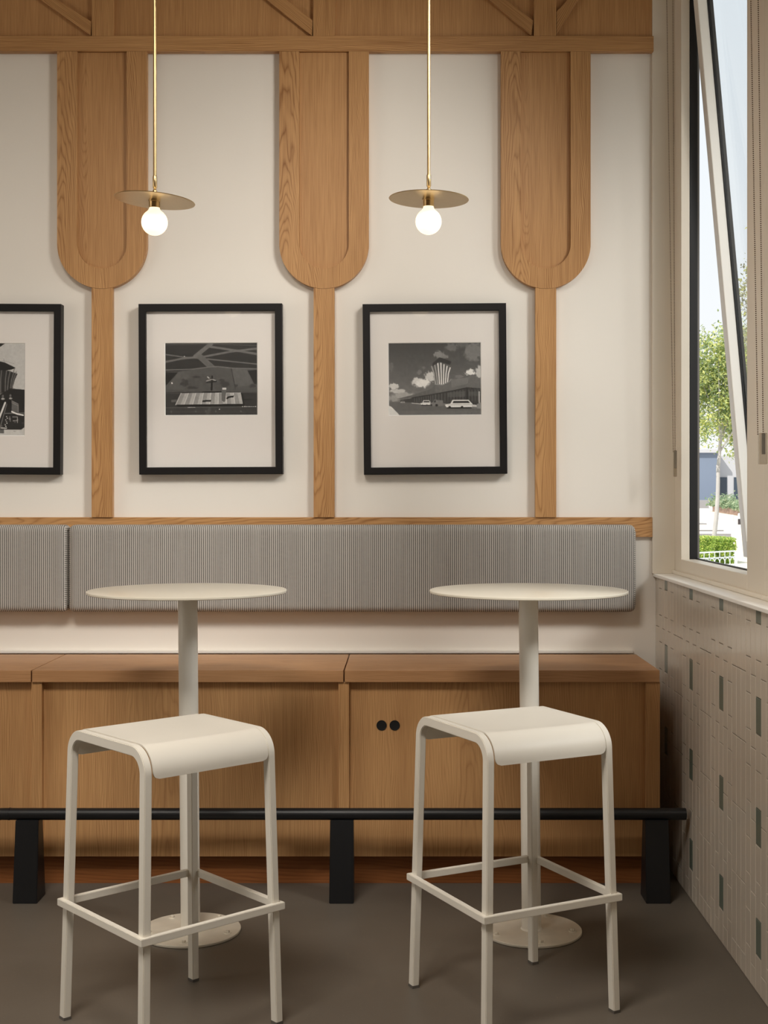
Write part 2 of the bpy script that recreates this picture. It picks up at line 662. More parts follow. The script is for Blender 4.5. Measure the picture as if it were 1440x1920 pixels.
# slim ledge on the wall behind the bench seat
bm = bmesh.new()
box(bm, XL, 0.872, 4.838, YB + 0.002, 0.749, 0.7605, bev=0.002)
struct('trim_3', bm, M_plaster, label='slim cream ledge behind the bench seat')
# oak dado rail
bm = bmesh.new()
box(bm, XL, 0.9449, 4.84, YB + 0.002, 1.1887, 1.2635, bev=0.0015)
o = struct('trim_4', bm, M_oakH, label='horizontal oak rail along the wall above the grey cushions')


# ------------------------------------------------------------------ windows
def frame_window(idx, ya, yb, near=0.10):
    """Fixed outer frame between ya (near) and yb (far)."""
    root = bpy.data.objects.new('window_%d' % idx, None)
    root.location = (1.03, (ya + yb) / 2, WZ0)
    root['kind'] = 'structure'
    link(root)
    L = Vector(root.location)

    def loc(bm):
        bmesh.ops.translate(bm, verts=bm.verts[:], vec=-L)
        return bm
    bm = bmesh.new()
    box(bm, 1.03, 1.062, yb, yb + 0.11, WZ0, WZ1 - 0.001, bev=0.002)
    box(bm, 1.03, 1.062, ya - near, ya, WZ0, WZ1 - 0.001, bev=0.002)
    box(bm, 1.03, 1.062, ya, yb, WZ1 - 0.05, WZ1 - 0.001, bev=0.002)
    box(bm, 1.03, 1.085, ya, yb, WZ0, 1.110, bev=0.002)
    # small cove moulding along the foot of the frame
    box(bm, 1.018, 1.032, ya - near, yb + 0.11, WZ0, WZ0 + 0.014, bev=0.005, seg=3)
    obj('window_frame', loc(bm), M_white, root)
    bm = bmesh.new()
    box(bm, 1.0625, 1.0905, yb - 0.001, yb + 0.10, WZ0, WZ1 - 0.001)
    box(bm, 1.0625, 1.0905, ya - near, ya + 0.001, WZ0, WZ1 - 0.001)
    box(bm, 1.0855, 1.098, ya, yb, WZ0, 1.1135)
    obj('gasket', loc(bm), M_gasket, root)
    bm = bmesh.new()
    box(bm, 1.0905, 1.098, yb + 0.0, yb + 0.11, WZ0 - 0.01, WZ1 - 0.001)
    box(bm, 1.0905, 1.20, ya - near, ya - 0.004, WZ0 - 0.01, WZ1 - 0.001)
    box(bm, 1.098, 1.15, ya - 0.004, yb, WZ0 - 0.03, 1.06)
    obj('outer_reveal', loc(bm), M_greyseal, root)
    return root, L


W1 = (3.83, 4.735)
w1, L1 = frame_window(1, *W1, near=0.189)
w1['label'] = 'tall white tilted-open awning window at the right'
w1['category'] = 'window'
# outward-opening sash, hinged along its head
sash = bpy.data.objects.new('sash', None)
sash.location = Vector((1.0664, (W1[0] + W1[1]) / 2, 3.226)) - L1
sash.rotation_euler = (0, -rad(5.15), 0)
link(sash, w1)
hw = (W1[1] - W1[0]) / 2 - 0.015
HS = 2.115
bm = bmesh.new()
for s in (-1, 1):
    y0, y1 = sorted((s * hw, s * (hw - 0.058)))
    box(bm, 0.0, 0.036, y0, y1, -HS, 0, bev=0.003)
box(bm, 0.0, 0.036, -hw + 0.058, hw - 0.058, -0.036, 0, bev=0.003)
box(bm, 0.0, 0.036, -hw + 0.058, hw - 0.058, -HS, -HS + 0.06, bev=0.003)
obj('sash_frame', bm, M_sash, sash)
bm = bmesh.new()
for s in (-1, 1):
    y0, y1 = sorted((s * (hw - 0.002), s * (hw - 0.061)))
    box(bm, 0.0362, 0.056, y0, y1, -HS + 0.002, -0.002)
box(bm, 0.0362, 0.056, -hw + 0.06, hw - 0.06, -0.038, -0.002)
box(bm, 0.0362, 0.056, -hw + 0.06, hw - 0.06, -HS + 0.002, -HS + 0.062)
obj('gasket', bm, M_gasket, sash)
obj('pane', boxbm(0.040, 0.046, -hw + 0.061, hw - 0.061, -HS + 0.062, -0.038), M_glass, sash)

for idx, (ya, yb) in ((2, (2.62, 3.53)),):
    w, L = frame_window(idx, ya, yb)
    bm = boxbm(1.07, 1.076, ya, yb, 1.11, WZ1 - 0.05)
    bmesh.ops.translate(bm, verts=bm.verts[:], vec=-L)
    obj('pane', bm, M_glass, w)
# unseen board added outside to keep the key light off the upper wall
struct('added_shade_board', boxbm(1.2501, 2.05, 0.5, 4.6, 3.36, 3.42), M_white)
# shop window in the left wall
bm = bmesh.new()
for a in (LW[0], (LW[0] + LW[1]) / 2 - 0.03, LW[1] - 0.06):
    box(bm, XL - 0.14, XL - 0.06, a, a + 0.06, LW[2], LW[3])
box(bm, XL - 0.14, XL - 0.06, LW[0], LW[1], LW[2], LW[2] + 0.06)
box(bm, XL - 0.14, XL - 0.06, LW[0], LW[1], LW[3] - 0.06, LW[3])
struct('window_4', bm, M_white)

# ------------------------------------------------------------------ oak frieze above
Zb0, Zb1 = 3.022, 3.080
fz = thing('timber_frieze', 'oak frieze band at the top of the wall with posts and slanted braces', 'wall panelling', (-0.29, YB, Zb0))
FO = Vector(fz.location)


def sh(bm, o=None):
    bmesh.ops.translate(bm, verts=bm.verts[:], vec=-(o if o is not None else FO))
    return bm


obj('backing_board', sh(boxbm(XL, 0.945, 4.848, YB - 0.0005, Zb1 - 0.01, ZC - 0.003)), M_oakVfine, fz)
obj('crossbeam', sh(boxbm(XL, 0.947, 4.829, YB - 0.0006, Zb0, Zb1, bev=0.001)), M_oakH, fz)
for a, b_ in ((172, 213), (587, 628), (1001, 1043)):
    x0, x1 = P(a, 0, 4.83)[0], P(b_, 0, 4.83)[0]
    obj('post', sh(boxbm(x0, x1, 4.83, 4.8482, Zb1 + 0.0003, ZC - 0.003, bev=0.001)), M_oakV, fz)
for pts in (((77, 0), (170, 66.5), (171.5, 41), (107, 0)),
            ((500, 0), (585, 67), (586.5, 38), (536, 0)),
            ((917, 0), (996, 66.5), (1000, 39), (947, 0)),
            ((1084, 0), (1043.5, 66), (1043.5, 22), (1064, 0))):
    q = [P(x, y, 4.834) for x, y in pts]
    # continue upwards with parallel edges
    zt = ZC - 0.004 if q[0][0] < q[1][0] else 3.52
    sl = (q[0][0] - q[1][0]) / (q[0][1] - q[1][1])
    poly = [q[1], q[2], q[3], (q[3][0] + sl * (zt - q[3][1]), zt), (q[0][0] + sl * (zt - q[0][1]), zt)]
    bm = bmesh.new()
    prism(bm, poly, 4.834, 4.8482)
    piv = Vector((q[1][0], 4.834, q[1][1]))
    obj('brace', sh(bm, piv), M_braceL if q[0][0] < q[1][0] else M_braceR, fz, loc=piv - FO)

# ------------------------------------------------------------------ oak pilasters
PLAB = ['oak rounded-end wall panel on a post, overlapped by the left pendant lamp',
        'oak rounded-end wall panel on a post, in the middle between the two pendant lamps',
        'oak rounded-end wall panel on a post, nearest the window']
sc_p = F / 4.83
for k, (pxc, lab) in enumerate(zip((191, 607.5, 1023.5), PLAB)):
    xc = (pxc - CX) / sc_p
    root = thing('oak_pilaster', lab, 'wall panelling', (xc, YB, 1.2635), group='oak pilasters along the wall')
    zc = 2.296 - 1.2635
    zt = Zb0 - 0.0005 - 1.2635
    ro, ri = 0.169, 0.0936
    N = 48
    outer = [(-ro, zt)] + [(-ro * math.cos(math.pi * i / N), zc - ro * math.sin(math.pi * i / N)) for i in range(N + 1)] + [(ro, zt)]
    inner = [(-ri, zt)] + [(-ri * math.cos(math.pi * i / N), zc - ri * math.sin(math.pi * i / N)) for i in range(N + 1)] + [(ri, zt)]
    bm = bmesh.new()
    yf, yr = -0.030, -0.0005
    V = {}
    for nm, pts in (('o', outer), ('i', inner)):
        for yy, ly in ((yf, 'f'), (yr, 'r')):
            V[nm + ly] = [bm.verts.new((x, yy, z)) for x, z in pts]
    n = len(outer)
    for i in range(n - 1):
        bm.faces.new((V['of'][i], V['of'][i + 1], V['if'][i + 1], V['if'][i]))
        bm.faces.new((V['or'][i + 1], V['or'][i], V['ir'][i], V['ir'][i + 1]))
        bm.faces.new((V['of'][i + 1], V['of'][i], V['or'][i], V['or'][i + 1]))
        bm.faces.new((V['if'][i], V['if'][i + 1], V['ir'][i + 1], V['ir'][i]))
    for i in (0, n - 1):
        bm.faces.new((V['of'][i], V['if'][i], V['ir'][i], V['or'][i]))
    obj('border', bm, M_oakV, root)
    bm = bmesh.new()
    rp = ri - 0.0004
    prism(bm, [(-rp, zt - 0.0003)] + [(-rp * math.cos(math.pi * i / N), zc - rp * math.sin(math.pi * i / N)) for i in range(N + 1)] + [(rp, zt - 0.0003)], -0.017, -0.0006)
    obj('inset_panel', bm, M_oakVfine, root)
    # stem: its head is coped to the round end
    hwp = 0.0393
    arc = [(x, zc - math.sqrt(ro * ro - x * x) - 0.0004) for x in np.linspace(hwp, -hwp, 9)]
    bm = bmesh.new()
    prism(bm, [(-hwp, 0.0003), (hwp, 0.0003)] + arc, -0.0285, -0.0005)
    obj('post', bm, M_oakV, root)

# ------------------------------------------------------------------ framed photographs
def noise2(h, w, cell, rng):
    gh, gw = int(h / cell) + 3, int(w / cell) + 3
    g = rng.random((gh, gw))
    yy, xx = np.mgrid[0:h, 0:w]
    fy, fx = yy / cell, xx / cell
    y0, x0 = fy.astype(int), fx.astype(int)
    ty, tx = fy - y0, fx - x0
    ty, tx = ty * ty * (3 - 2 * ty), tx * tx * (3 - 2 * tx)
    return (g[y0, x0] * (1 - ty) * (1 - tx) + g[y0, x0 + 1] * (1 - ty) * tx + g[y0 + 1, x0] * ty * (1 - tx) + g[y0 + 1, x0 + 1] * ty * tx)


class Print:
    """Grey tones of a small print, drawn from polygons, lines and soft clouds."""

    def __init__(self, x0, y0, x1, y1, w, h, base, seed):
        self.w, self.h = w, h
        yy, xx = np.mgrid[0:h, 0:w]
        self.X = x0 + (xx + 0.5) * (x1 - x0) / w
        self.Y = y0 + (yy + 0.5) * (y1 - y0) / h
        self.u = (x1 - x0) / w
        self.rng = np.random.default_rng(seed)
        self.a = np.full((h, w), float(base))

    def put(self, m, v):
        self.a = self.a * (1 - m) + v * m

    def poly(self, pts, v, k=1.0):
        m = np.zeros_like(self.a)
        for ox in (-0.25, 0.25):
            for oy in (-0.25, 0.25):
                X, Y = self.X + ox * self.u, self.Y + oy * self.u
                ins = np.zeros(self.a.shape, bool)
                for (xa, ya), (xb, yb) in zip(pts, pts[1:] + pts[:1]):
                    if ya == yb:
                        continue
                    c = ((ya > Y) != (yb > Y)) & (X < (xb - xa) * (Y - ya) / (yb - ya) + xa)
                    ins ^= c
                m += ins * 0.25
        self.put(m * k, v)

    def line(self, pts, wd, v, k=1.0):
        m = np.zeros_like(self.a)
        for (xa, ya), (xb, yb) in zip(pts[:-1], pts[1:]):
            L2 = (xb - xa) ** 2 + (yb - ya) ** 2 + 1e-9
            t = np.clip(((self.X - xa) * (xb - xa) + (self.Y - ya) * (yb - ya)) / L2, 0, 1)
            d = np.hypot(self.X - xa - t * (xb - xa), self.Y - ya - t * (yb - ya))
            m = np.maximum(m, np.clip((wd / 2 - d) / self.u + 0.5, 0, 1))
        self.put(m * k, v)

    def blob(self, x, y, rx, ry, v, k=1.0, rag=0.5, soft=0.35):
        d = np.hypot((self.X - x) / rx, (self.Y - y) / ry)
        d = d + rag * (noise2(self.h, self.w, max(3, 0.25 * rx / self.u), self.rng) - 0.5)
        d = d + 0.5 * rag * (noise2(self.h, self.w, max(2, 0.1 * rx / self.u), self.rng) - 0.5)
        self.put(np.clip((1 - d) / soft, 0, 1) * k, v)

    def grain(self, s):
        self.a += (self.rng.random(self.a.shape) - 0.5) * s + (noise2(self.h, self.w, 4, self.rng) - 0.5) * s


def print_airfield():
    p = Print(175, 143, 1205, 947, 206, 161, 60, 3)
    p.poly([(175, 143), (1205, 143), (1205, 440), (175, 440)], 44)
    for x in range(6):
        p.blob(250 + 170 * x, 240 + 50 * (x % 3), 120, 40, 36, 0.5)
    g = 98
    p.line([(175, 156), (690, 152), (1205, 172)], 7, 84)
    p.line([(690, 150), (510, 292)], 46, g)
    p.line([(640, 178), (960, 226), (1205, 268)], 24, g)
    p.line([(1205, 205), (905, 240), (600, 296), (380, 312), (175, 352)], 22, g)
    p.line([(175, 268), (380, 298), (620, 318), (1205, 380)], 13, g)
    p.line([(570, 300), (700, 418)], 66, 92)
    p.poly([(480, 440), (640, 412), (760, 404), (930, 424), (1205, 428), (1205, 640), (1205, 700), (175, 700), (175, 470), (320, 462)], 78)
    p.poly([(925, 428), (1100, 440), (1170, 610), (960, 640)], 92, 0.8)
    p.poly([(320, 462), (480, 440), (380, 660), (190, 660)], 86, 0.8)
    p.line([(175, 441), (480, 434), (650, 412), (760, 405), (930, 424), (1205, 432)], 10, 106)
    p.line([(915, 430), (960, 660)], 8, 52)
    p.poly([(175, 470), (315, 470), (175, 622)], 26)
    p.poly([(1095, 450), (1205, 445), (1205, 606), (1170, 600)], 30)
    for x, y, rx, ry in ((390, 585, 50, 45), (480, 640, 70, 18), (810, 560, 34, 20), (840, 600, 60, 40), (970, 620, 22, 22), (1150, 620, 40, 26), (520, 520, 60, 16)):
        p.blob(x, y, rx, ry, 46, 0.6)
    p.line([(700, 515), (692, 665)], 20, 26)
    p.line([(640, 584), (745, 572)], 12, 34)
    p.line([(636, 566), (700, 548), (736, 560)], 9, 150)
    p.line([(650, 522), (664, 534)], 12, 165)
    p.poly([(175, 690), (1205, 690), (1205, 860), (175, 860)], 50)
    p.line([(175, 704), (1205, 694)], 5, 84)
    p.line([(590, 690), (810, 688)], 12, 22)
    p.poly([(350, 702), (1020, 696), (1052, 826), (288, 832)], 158)
    for i in range(8):
        t0, t1 = i / 8, (i + 0.55) / 8
        p.poly([(350 + 670 * t0, 702), (350 + 670 * t1, 702), (288 + 764 * t1, 832), (288 + 764 * t0, 832)], 126, 0.75)
        p.line([(350 + 670 * t0, 702), (288 + 764 * t0, 832)], 6, 190)
    p.poly([(300, 830), (1052, 824), (1052, 848), (316, 854)], 16)
    p.poly([(1020, 698), (1046, 720), (1062, 836), (1046, 836)], 18)
    p.poly([(590, 782), (688, 778), (684, 796), (588, 800)], 18)
    p.poly([(855, 760), (880, 738), (942, 730), (940, 750), (890, 756), (866, 772)], 20)
    p.poly([(806, 664), (858, 664), (846, 790), (834, 804), (806, 784)], 92)
    p.poly([(812, 642), (858, 642), (856, 664), (812, 664)], 176)
    p.line([(1050, 776), (1150, 774)], 12, 26)
    p.poly([(240, 776), (306, 770), (300, 800), (240, 802)], 90)
    p.line([(175, 862), (1205, 856)], 6, 92)
    p.poly([(175, 868), (1205, 862), (1205, 947), (175, 947)], 56)
    p.line([(175, 905), (1205, 918)], 4, 74)
    p.line([(670, 880), (640, 947)], 34, 76)
    for x in (240, 515, 628, 740, 1020):
        p.blob(x, 908, 12, 16, 96, 0.7)
    for x in range(430, 520, 18):
        p.blob(x, 860, 8, 5, 190)
    for x in range(1040, 1190, 24):
        p.blob(x, 854, 8, 5, 200)
    p.blob(780, 882, 9, 6, 220)
    p.blob(250, 588, 10, 12, 190)
    p.blob(390, 290, 8, 5, 230)
    p.grain(9)
    return p


def print_terminal():
    p = Print(172, 140, 1208, 947, 206, 161, 70, 5)
    p.a = 62 + 46 * np.clip((p.Y - 150) / 560, 0, 1) + 0 * p.a
    for x, y, rx, ry, v, k in ((1130, 240, 130, 110, 118, .8), (880, 190, 90, 50, 112, .7), (1000, 160, 80, 40, 104, .6),
                               (740, 268, 62, 46, 128, .9), (800, 292, 60, 28, 122, .8), (200, 400, 30, 66, 108, .7),
                               (520, 470, 34, 30, 118, .7), (566, 420, 20, 18, 112, .7), (632, 520, 66, 66, 188, .95),
                               (540, 592, 116, 58, 204, 1), (480, 560, 50, 36, 196, .9), (225, 622, 66, 40, 190, .95),
                               (270, 676, 110, 30, 182, .9), (330, 720, 130, 40, 160, .8), (230, 756, 90, 36, 150, .8),
                               (1086, 470, 60, 42, 206, 1), (1195, 472, 54, 78, 178, .95), (1120, 380, 90, 26, 88, .6),
                               (960, 520, 60, 20, 128, .6)):
        p.blob(x, y, rx, ry, v, k)
    # flared tower
    top = [(650, 420), (690, 396), (742, 356), (800, 372), (866, 396)]
    p.poly([(650, 420), (742, 356), (866, 396), (846, 480), (836, 560), (834, 610), (694, 612), (690, 540), (676, 470)], 84)
    for i in range(7):
        t = i / 6.0
        xt = 656 + 208 * t
        yt = 420 - 62 * (1 - abs(t - 0.42) / 0.58)
        xb = 700 + 130 * t
        p.line([(xt, yt), ((xt * 0.42 + xb * 0.58), 480), (xb, 605)], 13, 205 if i > 1 else 150)
    p.poly([(668, 366), (742, 302), (800, 318), (876, 350), (862, 388), (800, 366), (742, 352), (664, 402)], 46)
    # sweeping roofs
    p.poly([(250, 768), (430, 722), (560, 684), (650, 652), (690, 600), (780, 606), (850, 570), (880, 540), (880, 680), (690, 716), (440, 752)], 92)
    p.poly([(690, 602), (780, 610), (850, 575), (872, 548), (1000, 540), (1080, 520), (1112, 495), (1208, 545), (1208, 652), (1050, 640), (880, 672), (700, 700)], 100)
    p.poly([(872, 548), (1070, 530), (1060, 600), (880, 640)], 116, 0.7)
    p.line([(690, 602), (780, 610), (850, 576), (874, 546)], 6, 150)
    p.poly([(430, 748), (700, 706), (880, 674), (1050, 640), (1208, 654), (1208, 662), (1050, 652), (880, 688), (690, 722), (430, 758)], 40)
    p.poly([(300, 776), (690, 718), (1050, 652), (1208, 664), (1208, 850), (780, 815), (530, 812), (300, 800)], 58)
    for x in list(range(460, 700, 26)) + list(range(700, 1200, 34)):
        y0 = 760 - (x - 460) * 0.17 if x < 1050 else 668
        p.line([(x, y0), (x, 800)], 5, 112, 0.8)
    p.poly([(830, 700), (1030, 680), (1030, 745), (830, 750)], 96, 0.6)
    p.poly([(1070, 690), (1208, 690), (1208, 740), (1070, 740)], 92, 0.6)
    p.line([(1050, 650), (1050, 830)], 22, 44)
    p.line([(1188, 690), (1188, 830)], 10, 190)
    # street, kerb
    p.poly([(172, 796), (300, 800), (530, 820), (1208, 885), (1208, 947), (172, 947)], 94)
    p.poly([(172, 900), (1208, 900), (1208, 947), (172, 947)], 106, 0.5)
    p.poly([(172, 838), (200, 850), (292, 947), (172, 947)], 196)
    p.line([(430, 812), (640, 836)], 6, 190)
    # cars along the kerb
    def car(x0, x1, y0, y1, v, roof=True):
        w = x1 - x0
        p.poly([(x0 + .05 * w, y1), (x1 - .05 * w, y1), (x1 - .02 * w, y1 + .18 * (y1 - y0)), (x0 + .1 * w, y1 + .18 * (y1 - y0))], 28)
        p.poly([(x0, y0 + .62 * (y1 - y0)), (x0 + .2 * w, y0 + .5 * (y1 - y0)), (x0 + .27 * w, y0), (x0 + .86 * w, y0), (x1, y0 + .55 * (y1 - y0)), (x1 - .01 * w, y1), (x0 + .05 * w, y1)], v)
        p.poly([(x0 + .28 * w, y0 + .45 * (y1 - y0)), (x0 + .31 * w, y0 + .14 * (y1 - y0)), (x0 + .84 * w, y0 + .14 * (y1 - y0)), (x0 + .92 * w, y0 + .45 * (y1 - y0))], 52)
        p.line([(x0 + .1 * w, y0 + .66 * (y1 - y0)), (x1, y0 + .66 * (y1 - y0))], 4, v - 45)
        for t in (.17, .62):
            p.blob(x0 + t * w, y1, .055 * w, .055 * w, 24, 1, 0.1)
    car(300, 350, 790, 808, 180)
    car(528, 642, 782, 832, 206)
    p.poly([(634, 838), (640, 812), (672, 800), (680, 774), (780, 784), (786, 846), (650, 848)], 112)
    p.poly([(684, 784), (700, 784), (698, 806), (678, 806)], 50)
    p.blob(708, 838, 18, 16, 34, 1, 0.1)
    p.blob(650, 836, 12, 12, 34, 1, 0.1)
    car(802, 1112, 780, 862, 200)
    p.poly([(1110, 832), (1160, 838), (1160, 862), (1105, 856)], 180)
    p.poly([(1160, 830), (1208, 806), (1208, 880), (1160, 876)], 128)
    p.grain(8)
    return p


def print_stairs():
    p = Print(-716, 205, 405, 1710, 128, 172, 172, 9)
    p.poly([(-716, 205), (80, 205), (-100, 330), (-716, 560)], 34)
    # flared tower with dark fins
    p.poly([(-560, 690), (-150, 560), (285, 700), (240, 800), (214, 900), (208, 950), (0, 1030), (-430, 1040), (-500, 820)], 40)
    for x0, x1 in ((-420, -330), (-270, -220), (-120, -105), (25, 10), (105, 85), (165, 120), (225, 165), (262, 190)):
        p.line([(x0, 640 + 0.12 * abs(x0)), ((x0 + x1) / 2 - 8, 800), (x1, 1010 - 0.2 * max(0, x1))], 16, 112, 0.85)
    p.poly([(-420, 600), (-150, 470), (70, 515), (245, 600), (222, 622), (150, 640), (-380, 650)], 22)
    p.line([(60, 455), (66, 515)], 7, 120)
    p.line([(-100, 480), (60, 490), (225, 535)], 4, 132)
    p.line([(245, 600), (218, 660)], 7, 60)
    # dark roof behind
    p.poly([(-716, 1060), (0, 1040), (170, 940), (400, 960), (405, 960), (405, 1350), (-716, 1380)], 30)
    p.poly([(-716, 1350), (405, 1330), (405, 1640), (-716, 1660)], 34)
    for x, y in ((45, 1070), (170, 1062), (-90, 1090), (-220, 1100)):
        p.blob(x, y, 22, 30, 104, 0.9, 0.2)
        p.blob(x, y + 42, 34, 20, 170, 0.9, 0.3)
        p.poly([(x - 40, y + 60), (x + 40, y + 60), (x + 46, y + 150), (x - 46, y + 150)], 16, 0.9)
    p.poly([(190, 1140), (300, 1190), (305, 1330), (190, 1320)], 92)
    p.line([(190, 1140), (300, 1195), (300, 1330)], 7, 150)
    p.line([(190, 1170), (300, 1225)], 6, 150)
    p.line([(85, 1350), (405, 1340)], 12, 120)
    p.line([(195, 1320), (280, 1356), (380, 1376)], 24, 206)
    p.line([(-60, 1560), (85, 1175)], 30, 196)
    p.line([(0, 1600), (110, 1200)], 12, 120)
    for i in range(9):
        p.blob(85 + 14 * math.sin(i * 2.1) + 26 - i * 2, 1400 + 27 * i, 12, 10, 190, 0.95, 0.3)
    p.line([(160, 1400), (170, 1480)], 10, 150)
    p.line([(210, 1405), (285, 1405), (288, 1500)], 11, 160)
    p.line([(215, 1470), (285, 1465)], 10, 165)
    for i in range(26):
        p.blob(-700 + 43 * i, 1440 + 130 * ((i * 37) % 10) / 10, 20, 10, 70 + 50 * (i % 3), 0.6)
    p.poly([(130, 1612), (350, 1612), (405, 1570), (405, 1710), (-716, 1710), (-716, 1650)], 178)
    p.poly([(0, 1580), (70, 1580), (70, 1675), (0, 1675)], 70, 0.8)
    p.line([(20, 1585), (95, 1590)], 14, 200)
    p.blob(240, 1640, 40, 8, 140, 0.7)
    p.grain(8)
    return p


def print_mesh(p, x0, x1, z0, z1, y):
    """One quad per dot of the print, its tone in a colour attribute."""
    h, w = p.h, p.w
    xs, zs = np.linspace(x0, x1, w + 1), np.linspace(z1, z0, h + 1)
    vx, vz = np.meshgrid(xs, zs)
    co = np.stack([vx.ravel(), np.full(vx.size, y), vz.ravel()], 1)
    i = np.arange(h)[:, None] * (w + 1) + np.arange(w)[None, :]
    q = np.stack([i, i + w + 1, i + w + 2, i + 1], -1).reshape(-1, 4)
    me = bpy.data.meshes.new('photograph')
    me.from_pydata(co.tolist(), [], q.tolist())
    v = np.clip(p.a, 4, 250) / 255.0
    lin = np.where(v <= 0.04045, v / 12.92, ((v + 0.055) / 1.055) ** 2.4) ** 1.1 * 1.5
    lin = np.clip(lin, 0, 0.9).ravel()
    ca = me.color_attributes.new('tone', 'FLOAT_COLOR', 'CORNER')
    rgba = np.repeat(np.stack([lin * 1.02, lin, lin * 0.96, np.ones_like(lin)], 1), 4, axis=0)
    ca.data.foreach_set('color', rgba.astype(np.float32).ravel())
    me.materials.append(M_photo)
    return me


def framed(lab, xc, zc, rot, pw, ph, poff, pr):
    W, Hh, fw = 0.540, 0.642, 0.027
    root = thing('framed_photograph', lab, 'picture', (xc, YB - 0.001, zc), group='framed photographs on the wall')
    root.rotation_euler = (0, -rot, 0)
    bm = bmesh.new()
    yf, yr = -0.044, -0.002
    o = [(-W / 2, -Hh / 2), (W / 2, -Hh / 2), (W / 2, Hh / 2), (-W / 2, Hh / 2)]
    i = [(-W / 2 + fw, -Hh / 2 + fw), (W / 2 - fw, -Hh / 2 + fw), (W / 2 - fw, Hh / 2 - fw), (-W / 2 + fw, Hh / 2 - fw)]
    vo = [[bm.verts.new((x, y, z)) for x, z in o] for y in (yf, yr)]
    vi = [[bm.verts.new((x, y, z)) for x, z in i] for y in (yf, yr)]
    for k in range(4):
        j = (k + 1) % 4
        bm.faces.new((vo[0][k], vo[0][j], vi[0][j], vi[0][k]))
        bm.faces.new((vo[1][j], vo[1][k], vi[1][k], vi[1][j]))
        bm.faces.new((vo[0][j], vo[0][k], vo[1][k], vo[1][j]))
        bm.faces.new((vi[0][k], vi[0][j], vi[1][j], vi[1][k]))
    bmesh.ops.bevel(bm, geom=[e for e in bm.edges if all(abs(v.co.y - yf) < 1e-6 for v in e.verts) and len(e.link_faces) == 2 and
                              abs(e.link_faces[0].normal.dot(e.link_faces[1].normal)) < 2 and
                              not (any(v in vo[0] for v in e.verts) and any(v in vi[0] for v in e.verts))],
                    offset=0.0012, segments=2, affect='EDGES')
    obj('frame', bm, M_black, root)
    # mat with a window cut for the print and a pale bevelled core
    ym = -0.026
    mi = [(-W / 2 + fw - 0.001, -Hh / 2 + fw - 0.001), (W / 2 - fw + 0.001, -Hh / 2 + fw - 0.001),
          (W / 2 - fw + 0.001, Hh / 2 - fw + 0.001), (-W / 2 + fw - 0.001, Hh / 2 - fw + 0.001)]
    b1, b2 = 0.002, 0.0
    w1_ = [(-pw / 2 - b1, poff - ph / 2 - b1), (pw / 2 + b1, poff - ph / 2 - b1), (pw / 2 + b1, poff + ph / 2 + b1), (-pw / 2 - b1, poff + ph / 2 + b1)]
    w2_ = [(-pw / 2, poff - ph / 2), (pw / 2, poff - ph / 2), (pw / 2, poff + ph / 2), (-pw / 2, poff + ph / 2)]
    bm = bmesh.new()
    a = [bm.verts.new((x, ym, z)) for x, z in mi]
    b_ = [bm.verts.new((x, ym, z)) for x, z in w1_]
    c = [bm.verts.new((x, ym + 0.0022, z)) for x, z in w2_]
    d = [bm.verts.new((x, ym + 0.004, z)) for x, z in mi]
    for k in range(4):
        j = (k + 1) % 4
        bm.faces.new((a[k], a[j], b_[j], b_[k]))
        f = bm.faces.new((b_[k], b_[j], c[j], c[k]))
        f.material_index = 1
        bm.faces.new((a[j], a[k], d[k], d[j]))
    bm.faces.new(d)
    obj('mat_board', bm, [M_mat, M_core], root)
    me = print_mesh(pr, -pw / 2 - 0.0005, pw / 2 + 0.0005, poff - ph / 2 - 0.0005, poff + ph / 2 + 0.0005, ym + 0.0025)
    link(bpy.data.objects.new('photograph', me), root)
    obj('glazing', boxbm(-W / 2 + fw - 0.0008, W / 2 - fw + 0.0008, -0.0345, -0.0325, -Hh / 2 + fw - 0.0008, Hh / 2 - fw + 0.0008), M_picglass, root)
    return root


framed('black framed photograph of an airfield seen from the air, between two oak posts', -0.7228, 1.7467, 0.0042, 0.346, 0.271, 0.0390, print_airfield())
framed('black framed photograph of a terminal with a flared tower and parked cars', 0.1216, 1.7470, 0.0080, 0.347, 0.271, 0.0390, print_terminal())
framed('black framed photograph of people on stairs below a tower, cut by the photo edge', -1.557, 1.7467, -0.0050, 0.258, 0.347, 0.0, print_stairs())

